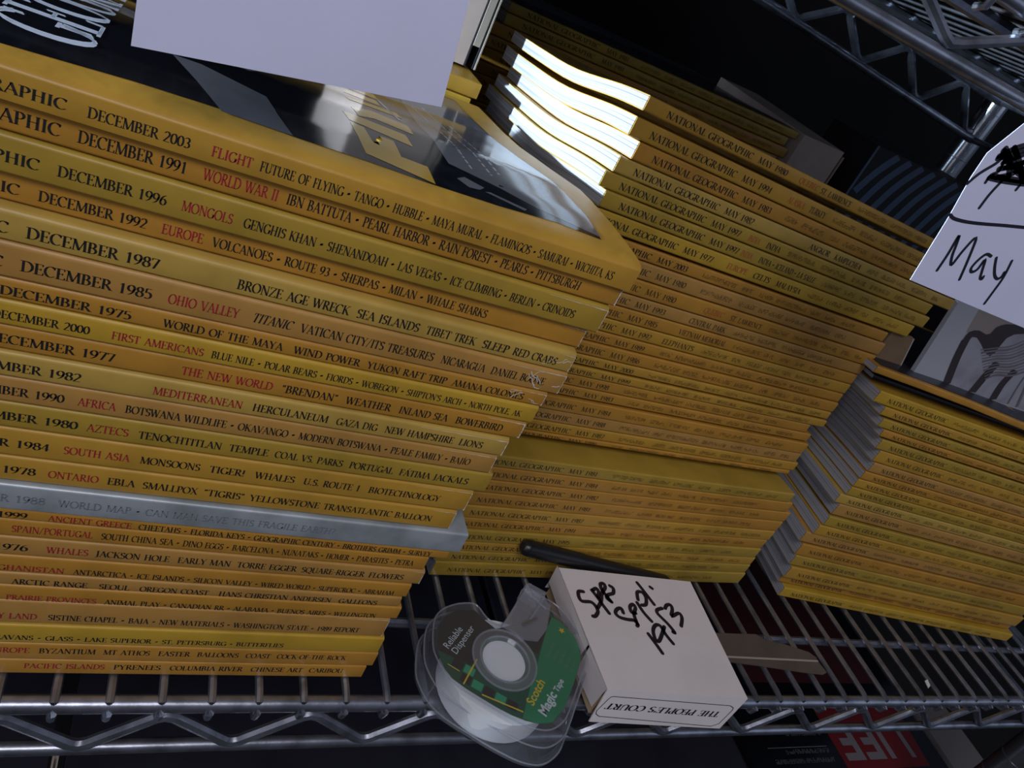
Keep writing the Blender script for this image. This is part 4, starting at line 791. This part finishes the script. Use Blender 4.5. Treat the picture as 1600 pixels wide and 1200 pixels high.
m = MB(); m.poly([f2(max(a, .4), max(b, .1905 - .039*(a-.4352))) for a, b in P_(PIC['figure'])]); m.build('picture_figure', 'picture_pale', t)
m = MB()
m.poly([onp(.0004)(a, b) for a, b in P_(PIC['cap'])])
for k, s in enumerate(PIC['band']): ribbon(m, P_(s), onp(.00034 + k*.00002), (.0062, .0072, .0066)[k])
m.build('picture_shadow', 'picture_dark', t, weld=False)
m = MB()
for k, s in enumerate(PIC['streak']): ribbon(m, [(a, max(b, .1915 - .039*(a-.4352))) for a, b in P_(s)], onp(.0005 + k*.00001), (.0010, .0017, .0007)[k % 3] if k < 11 else (.0022, .0012)[k % 2])
m.build('picture_folds', 'picture_mid', t, weld=False)

# ---------------------------------------------------------------- white box with handwriting
BX = Vector((0.2503, 0.1926, 0.0))
t = thing('white_box', BX + Vector((0, 0, .0005)), 'small white box with black handwriting on its lid, at the shelf front', 'box')
def B(x, y, z): return (x - BX.x, y - BX.y, z - BX.z)
bl, br = .2722, .2700
m = MB()
m.poly([B(.2525, .2715, .0008), B(.3400, .2690, .0008), B(.3375, .187, .0008), B(.2525, .1935, .0008)])
m.quad(B(.2522, .2725, .0), B(.2522, .1940, .0), B(.2522, .1940, .0155), B(.2522, .2725, .0155))
m.quad(B(.2530, .2725, .0), B(.2530, .1940, .0), B(.2530, .1940, .0155), B(.2530, .2725, .0155))
m.quad(B(.3400, .2690, .0), B(.3375, .187, .0), B(.3425, .188, .022), B(.3455, .2690, .022))
m.quad(B(.2522, .2725, 0), B(.3400, .2690, 0), B(.3455, .2690, .0225), B(.2522, .2725, .0225))
m.build('box_tray', 'box_kraft', t)
m = MB()
N = 8; TL, TR, BRr, BLf = Vector((.2503, .1926, .024)), Vector((.3442, .1873, .024)), Vector((.3480, br, .024)), Vector((.2490, bl, .024))
def top(a, b): return TL.lerp(TR, a).lerp(BLf.lerp(BRr, a), b)
for i in range(N):
    for j in range(N):
        m.quad(*[B(*top((i+p)/N, (j+r)/N)) for p, r in ((0, 0), (1, 0), (1, 1), (0, 1))])
        m.quad(*[B(*(top((i+p)/N, (j+r)/N) - Vector((0, 0, .0006)))) for p, r in ((0, 0), (0, 1), (1, 1), (1, 0))])
_a, _m = (TL+TR)/2, Vector((.29415, .18635, .0002))
_n = (TR-TL).cross(_m-_a).normalized()
_h = (Vector((.3380, .1815, 0)) - Vector((.2503, .1912, 0)))/2; _h = _h - _n*_h.dot(_n)
FL, FR = _m - _h, _m + _h
m.quad(B(*TL), B(*TR), B(*FR), B(*FL)); k = Vector((0, .0006, 0)); m.quad(B(*(TL+k)), B(*(FL+k)), B(*(FR+k)), B(*(TR+k)))
m.quad(B(*FL), B(*FR), B(*(FR+k)), B(*(FL+k))); m.quad(B(*TR), B(*(TR+k)), B(*(FR+k)), B(*FR))
m.quad(B(*BLf), B(*BRr), B(.345, .270, .004), B(.2500, .2738, .004))
m.quad(B(*TR), B(*BRr), B(.3475, .2705, .012), B(.3440, .1885, .012))
m.build('box_lid', 'box_white', t)
m = MB()
m.quad(B(.2500, .1930, .0238), B(.2493, .2180, .0238), B(.2505, .2170, .004), B(.2508, .1940, .006))
m.quad(B(.2493, .2195, .0238), B(.2488, .2740, .0238), B(.2494, .2730, .010), B(.2500, .2200, .008))
m.build('side_flap', 'box_white', t)
m = MB()
for s in BOX_HW: ribbon(m, [(a/1000, b/1000) for a, b in s], lambda x, y: B(x, y, .02415), 0.0025, True)
m.build('handwriting', 'marker_ink', t, weld=False)['label'] = 'black handwriting reading See Sept. 1983'
m = MB(); F = [Vector(mm(p)) for p in BOX_FRAME]; nrm = Vector((0, -.0001, 0))
for a, b in zip(F, F[1:] + F[:1]):
    d = (b-a).normalized(); s = d.cross(Vector((0, -1, .1))).normalized() * .00022
    m.quad(B(*(a-s-d*.0001)), B(*(b-s+d*.0001)), B(*(b+s+d*.0001)), B(*(a+s-d*.0001)))
m.build('panel_outline', 'marker_ink', t, weld=False)
m = MB(); P0, P1, P2 = Vector(mm(BOX_TEXT[2])), Vector(mm(BOX_TEXT[3])), Vector(mm(BOX_TEXT[0]))
run = (P1-P0); upv = (P2-P0) - run.normalized()*((P2-P0).dot(run.normalized())); upn = upv.normalized()
put_text(m, "THE PEOPLE'S COURT", lambda x, h: B(*(P0 + run.normalized()*x + upn*h)), 0, run.length, upv.length, .25)
m.build('printed_title', 'marker_ink', t, weld=False)['label'] = 'upside-down printed title'

# ---------------------------------------------------------------- black marker behind the box
A0, A1 = Vector((.2215, .2772, .0338)), Vector((.352, .2846, .0052))
t = thing('marker_pen', A0, 'black marker pen leaning between the white box and the middle stack', 'pen')
d = (A1-A0)
m = MB(); m.tube([d*.36, d*.94, d*.97], [.0047, .0047, .0034], 16); m.build('barrel', 'plastic_black', t, True)
m = MB(); m.tube([d*0, d*.012, d*.03, d*.34, d*.36], [.0026, .0044, .0050, .0050, .0050], 16); m.build('cap', 'plastic_black', t, True)

# ---------------------------------------------------------------- tape dispenser
HC = Vector((.1982, .2123))
t = thing('tape_dispenser', (HC.x, HC.y, 0.0002), 'clear plastic tape dispenser with a green plaid label, on the shelf edge', 'tape')
OUT = [(161.3, 219.5), (164.4, 232.8), (169, 239.5), (175.6, 243.3), (183, 245.3), (190.4, 244.8), (194.6, 236.8), (199.5, 233.6), (203.5, 234.2), (215.3, 247.9), (223.5, 258.4), (233.1, 252.4), (239.2, 248.4), (244, 241.5), (246.6, 233.7), (248.6, 226), (248.1, 218.4), (244.5, 211),
       (239.8, 204.7), (233, 195.5), (226.2, 186.5), (221.5, 181), (215.6, 177.3), (210.5, 175.8), (205.5, 176.2), (200, 178), (194.5, 180.9), (187.5, 185.2), (180.7, 190.1), (173.5, 195.2), (168.5, 199.6), (164.5, 205), (162, 212)]
def smooth_loop(P, k=3):
    out = []; n = len(P)
    for i in range(n):
        a, b, c, d = (Vector(P[(i+j) % n]) for j in (-1, 0, 1, 2))
        for q in range(k):
            t = q/k; out.append(tuple(0.5*((2*b) + (c-a)*t + (2*a-5*b+4*c-d)*t*t + (3*b-a-3*c+d)*t**3)))
    return out
OUT = smooth_loop(OUT)
def ring(f, dy): return [((p[0]/1000-HC.x)*f, (p[1]/1000-HC.y)*f + dy) for p in OUT]
lv = [(.0005, ring(1.13, -.0050)), (.0030, ring(1.13, -.0050)), (.0032, ring(1.10, -.0042)), (.0125, ring(1.10, -.0030)), (.0128, ring(1.065, -.0024)), (.0196, ring(1.035, -.0006))]
m = MB()
for (z0, a), (z1, b) in zip(lv, lv[1:]):
    for i in range(len(a)):
        j = (i+1) % len(a); m.quad((*a[i], z0), (*a[j], z0), (*b[j], z1), (*b[i], z1))
m.build('shell', 'clear_plastic', t, True)
m = MB(); m.poly([(*p, .0005) for p in lv[0][1]]); m.poly([(*p, .0196) for p in lv[-1][1]]); m.build('face_plate', 'clear_plastic', t)
m = MB()
for k, z in ((3, .0126), (5, .0196), (1, .0028)):
    pts = [(*p, z) for p in lv[k][1]]; m.tube(pts + pts[:1], .00045, 6, False)
m.build('rim', 'clear_plastic_rim', t, True)
def lp(p): return (p[0]/1000-HC.x, p[1]/1000-HC.y)
lay = [0]
def flat(name, polys, material, z, label=None):
    m = MB()
    for P in polys: m.poly([(*lp(p), z) for p in P])
    o = m.build(name, material, lab_o if name != 'label_card' else t, weld=False)
    if label: o['label'] = label
    return o
LABEL = [(163.5, 221), (166, 232), (171, 238), (179.4, 242.6), (189, 243), (194, 236.5), (199, 231.5), (211.5, 235.1), (222, 241), (232.4, 246), (241.1, 238.7), (246.5, 230), (247.5, 223.5), (245.6, 214.4), (235, 199), (225.0, 186.2), (215.6, 178.8), (207.1, 178.2), (194.5, 182.6), (180.7, 191.4), (167.4, 202.0), (163.2, 212)]
lab_o = None
m = MB(); m.poly([(*lp(p), .0180) for p in smooth_loop(LABEL, 2)]); lab_o = m.build('label_card', 'label_forest', t)
flat('dark_field', [[(163.4, 217.5), (178.5, 209.5), (186, 214), (188, 224), (199, 229), (207, 224.5), (220, 217), (231, 233.5), (236.5, 240), (232.4, 246), (211.5, 235.1), (199, 231.5), (194, 236.5), (189, 243), (179.4, 242.6), (171, 238), (166, 232), (163.5, 221)]], 'label_dark', .01805)
flat('green_field', [[(199.6, 181), (207.1, 178.2), (215.6, 178.8), (225, 186.2), (235, 199), (245.6, 214.4), (247.5, 223.5), (246.5, 230), (241.1, 238.7), (236.5, 241), (231, 233.5), (219, 213.5), (209, 197.5)]], 'label_green', .01807)
sq_l, sq_d, yl = [], [], []
u = Vector((12.6, -8.2)).normalized(); v = Vector((u.y*-1, u.x))
O = Vector((166.5, 206.5))
def inside(p, P):
    r = False
    for (x0, y0), (x1, y1) in zip(P, P[1:] + P[:1]):
        if (y0 > p[1]) != (y1 > p[1]) and p[0] < (x1-x0)*(p[1]-y0)/(y1-y0) + x0: r = not r
    return r
GREEN = [(199.6, 181), (207.1, 178.2), (215.6, 178.8), (225, 186.2), (235, 199), (219, 213.5), (209, 197.5)]
for a in range(-2, 9):
    for b in range(-3, 5):
        P = O + u*(a*6.4) + v*(b*5.6 - 2)
        q = [P, P+u*5.6, P+u*5.6+v*4.8, P+v*4.8]
        c = P + u*2.8 + v*2.4
        if (c - Vector((198.2, 212.3))).length < 20 or c.y > 214 or c.x > 206 or not all(inside(w, LABEL) for w in q) or any(inside(w, GREEN) for w in q): continue
        (sq_l if (a+b) % 2 == 0 else sq_d).append([tuple(w) for w in q])
flat('plaid_green', sq_l, 'label_green_light', .01809); flat('plaid_dark', sq_d, 'label_dark', .01809)
def bar(p, q, w):
    p, q = Vector(p), Vector(q); n = (q-p).normalized(); n = Vector((-n.y, n.x))*w/2
    return [tuple(p-n), tuple(q-n), tuple(q+n), tuple(p+n)]
flat('plaid_line', [bar((172.5, 199), (183.2, 213), .8), bar((181, 193.5), (201, 184.3), .8), bar((166.5, 210), (172, 206), .5)], 'label_yellow', .01812)
def onl(p0, p1, z):
    p0, p1 = Vector(lp(p0)), Vector(lp(p1)); r = (p1-p0).normalized(); n = Vector((-r.y, r.x))
    return (lambda x, h: (*(p0 + r*x + n*h), z)), (p1-p0).length
fn, w = onl((207.5, 187.2), (218.6, 200.2), .01815); sans('Scotch', fn, 0, w, 'label_lettering', 'label_yellow', lab_o, .02)['label'] = 'yellow lettering'
fn, w = onl((212.8, 181.6), (223.2, 193.2), .01815); sans('Magic', fn, 0, w, 'label_lettering', 'label_white', lab_o, .03)['label'] = 'white lettering'
fn, w = onl((224.3, 194.6), (230.2, 201.2), .01815); sans('Tape', fn, 0, w, 'label_lettering', 'label_white', lab_o, .02)['label'] = 'white lettering'
fn, w = onl((168.8, 218.4), (179.5, 230.2), .01815); sans('Reliable', fn, 0, w, 'small_lettering', 'label_white', lab_o)
fn, w = onl((172.6, 215.4), (186.5, 231.2), .01815); sans('Dispenser', fn, 0, w, 'small_lettering', 'label_white', lab_o)
m = MB(); rr = random.Random(2)
for k in range(5):
    p0 = (225.5 + k*3.0, 214.5 - k*2.1); fn, w = onl(p0, (p0[0]+8.0, p0[1]+10), .01815)
    print_ticks(m, fn, 0, w * rr.uniform(.6, .95), .0019, rr)
m.build('fine_print', 'label_pale', lab_o, weld=False)
m = MB(); c = lp((240.0, 232.4))
m.poly([(c[0] + .0022*(1 if k % 2 else .45)*math.cos(k*math.pi/5), c[1] + .0022*(1 if k % 2 else .45)*math.sin(k*math.pi/5), .01815) for k in range(10)]); m.build('label_star', 'label_yellow', lab_o)
# the roll and its hub
m = MB(); n = 48
def circ(r, z, cx=0, cy=0): return [(cx + r*math.cos(2*math.pi*k/n), cy + r*math.sin(2*math.pi*k/n), z) for k in range(n)]
R0, R1 = .0150, .0300
for ra, za, rb, zb in ((R1, .0015, R1, .0168), (R1, .0168, R0, .0168), (R0, .0168, R0, .0015), (R0, .0015, R1, .0015)):
    a, b = circ(ra, za, -.0015, -.0042), circ(rb, zb, -.0015, -.0042)
    for k in range(n): m.quad(a[k], a[(k+1) % n], b[(k+1) % n], b[k])
m.build('tape_roll', 'tape_white', t, True)
m = MB(); m.poly(circ(.0118, .0184)); a, b = circ(.0118, .0184), circ(.0095, .0200)
m2 = MB()
for k in range(n): m2.quad(a[k], a[(k+1) % n], b[(k+1) % n], b[k])
m.poly([(x, y, .0186) for x, y, z in circ(.0112, 0)])
m.build('hub_core', 'tape_white', t)
m = MB()
for r, z in ((.0135, .0199), (.0176, .0197)):
    pts = circ(r, z); m.tube(pts + pts[:1], .0006, 8, False)
for (ra, za), (rb, zb) in (((.0118, .0186), (.0135, .0203)), ((.0135, .0203), (.0176, .0198))):
    a, b = circ(ra, za), circ(rb, zb)
    for k in range(n): m.quad(a[k], a[(k+1) % n], b[(k+1) % n], b[k])
m.build('hub_ring', 'clear_plastic_rim', t, True)
# cutter arm
arm = [(201.5, 232.0), (215.3, 247.9), (223.5, 257.6), (233.1, 252.0), (236, 246), (228, 230), (221, 223.4), (212, 224)]
m = MB(); m.prism([lp(p) for p in arm], .0198, .0216)
m.prism([lp(p) for p in [(222.0, 257.6), (224.5, 258.8), (234.5, 252.6), (232.4, 251.0)]], .0120, .0245)
m.build('cutter_arm', 'clear_plastic_rim', t)
m = MB()
for k in range(10):
    a = Vector((213.0 + k*1.05, 233.0 + k*.5)); m.poly([(*lp(a), .0222), (*lp(a + Vector((1.2, -2.6))), .0222), (*lp(a + Vector((2.0, -.2))), .0222)])
m.build('cutter_teeth', 'metal_blade', t)
m = MB(); m.tube([(*lp((233, 251)), .0222), (*lp((219.5, 236)), .0222)], .0008, 6); m.tube([(*lp((222, 256)), .0222), (*lp((231.5, 243)), .0222)], .0006, 6)
m.build('arm_ridge', 'clear_plastic_rim', t)

# ---------------------------------------------------------------- bits lying on the wires
for k, s in enumerate(STRIPS):
    o = Vector((s[0][0]/1000, s[0][1]/1000, 0.0002 if k else 0.0004))
    t = thing('cardboard_strip', o, ('upper', 'lower')[k] + ' of two brown cardboard strips on the wires right of the white box', 'cardboard')
    m = MB(); m.prism([(p[0]/1000-o.x, p[1]/1000-o.y) for p in s], 0, .0008); m.build('strip_sheet', 'strip_brown', t)
    e = s[-2:] if k == 0 else s[:2]
    m = MB(); a, b = Vector(lp0 := (e[0][0]/1000-o.x, e[0][1]/1000-o.y)), Vector((e[1][0]/1000-o.x, e[1][1]/1000-o.y))
    n2 = (b-a).normalized(); n2 = Vector((-n2.y, n2.x))*.0012
    m.quad((*(a-n2*.2), .0009), (*(b-n2*.2), .0009), (*(b+n2), .0009), (*(a+n2), .0009)); m.build('pale_edge', 'cardboard_pale', t)
m = MB(); m.prism([(0, 0), (.004, .002), (.006, .007), (.002, .006)], 0, .0006); o = m.build('paper_scrap', 'paper_white', loc=(.5520, .2105, .0002)); tag(o, 'tiny white paper scrap on the wires below the right stack', 'paper')

# ---------------------------------------------------------------- things on the shelf below
ZL = -0.2400
def book(name, x0, x1, y0, y1, z0, z1, cover, label, cat, extra=None):
    t = thing(name, (x0, y0, z0), label, cat)
    m = MB(); m.box(0, x1-x0, 0, y1-y0, z1-z0-.0012, z1-z0); m.box(0, x1-x0, 0, y1-y0, 0, .0012); m.box(0, .0012, 0, y1-y0, 0.0012, z1-z0-.0012); m.build('cover', cover, t)
    m = MB(); m.box(.0013, x1-x0-.002, .002, y1-y0-.002, .0013, z1-z0-.0013); m.build('page_block', 'page_edges', t)
    return t
book('atlas', .585, .872, .254, .60, ZL, -.2302, 'slate_cover', 'dark book under the magazine with the red logo, on the shelf below', 'book')
t = book('news_magazine', .592, .866, .258, .60, -.2300, -.2200, 'cover_black', 'black magazine with a red block of pale upside-down capitals, on the shelf below', 'magazine')
def onm(x, y, e=.00012): return (x/1000 - .592, y/1000 - .258, .0100 + e)
m = MB(); m.poly([onm(*p) for p in [(712, 345), (712, 262), (838, 262), (848, 345)]]); pn = m.build('logo_panel', 'life_red', t); pn['label'] = 'red logo block'
m = MB(); H0, H1 = 310, 272
def rect(xa, xb, ya, yb): m.quad(onm(xa, ya, .0002), onm(xb, ya, .0002), onm(xb, yb, .0002), onm(xa, yb, .0002))
rect(819, 826, H0, H1); rect(801, 819, H0, H0-7)
rect(786, 794, H0, H1)
rect(770, 779, H0, H1); rect(752, 770, H1+8, H1); rect(756, 770, 296, 288)
rect(738, 747, H0, H1); rect(720, 738, H1+8, H1); rect(724, 738, 296, 288); rect(720, 738, H0, H0-7)
m.build('logo_lettering', 'life_white', pn, weld=False)['label'] = 'pale capital letters upside down'
m = MB(); rr = random.Random(8)
rect2 = lambda xa, xb, ya, yb: m.quad(onm(xa, ya, .0002), onm(xb, ya, .0002), onm(xb, yb, .0002), onm(xa, yb, .0002))
rect2(618, 700, 288.6, 287.8)
for y, a, b in ((281.5, 640, 700), (272, 620, 700), (300, 650, 700)): print_ticks(m, lambda x, h: onm(x*1000, y + h*1000, .0002), a/1000, b/1000, .0045, rr)
m.build('cover_lettering', 'print_grey', t, weld=False)
mat('maroon_print', (0.05, 0.006, 0.008), 0.5)
m = MB(); m.poly([onm(*p) for p in [(640, 360), (840, 360), (830, 590), (620, 590)]]); m.build('cover_picture', 'maroon_print', t)
book('grey_book', .36, .580, .262, .50, ZL, -.2205, 'slate_cover', 'slate grey book below the white box, on the shelf below', 'book')
t = thing('beige_box', (.874, .256, ZL), 'beige cardboard box right of the black magazine, on the shelf below', 'box')
m = MB(); m.prism([(.0, .0), (.062, 0), (.062, .08), (.004, .08)], 0, .0200); m.build('box_body', 'board_grey', t)
m = MB(); m.prism([(-.0012, .0), (-.0002, 0), (.0038, .08), (.0028, .08)], 0.004, .0210); m.build('side_flap', 'board_grey', t)
book('grey_book', -.34, .0055, .264, .50, ZL, -.2205, 'slate_cover', 'dark book below the left end of the tall left stack, on the shelf below', 'book')
book('grey_book', .0150, .352, .263, .50, ZL, -.2210, 'slate_cover', 'dark book below the middle of the tall left stack, on the shelf below', 'book')
t = thing('pale_folder', (.0075, .262, ZL), 'thin pale folder upright between two dark books on the shelf below', 'folder')
m = MB(); m.box(0, .0012, 0, .04, 0, .0212); m.box(.0026, .0036, 0, .04, 0, .0206); m.box(.0012, .0026, .038, .04, 0, .0200); m.build('folder_leaf', 'cardboard_pale', t)
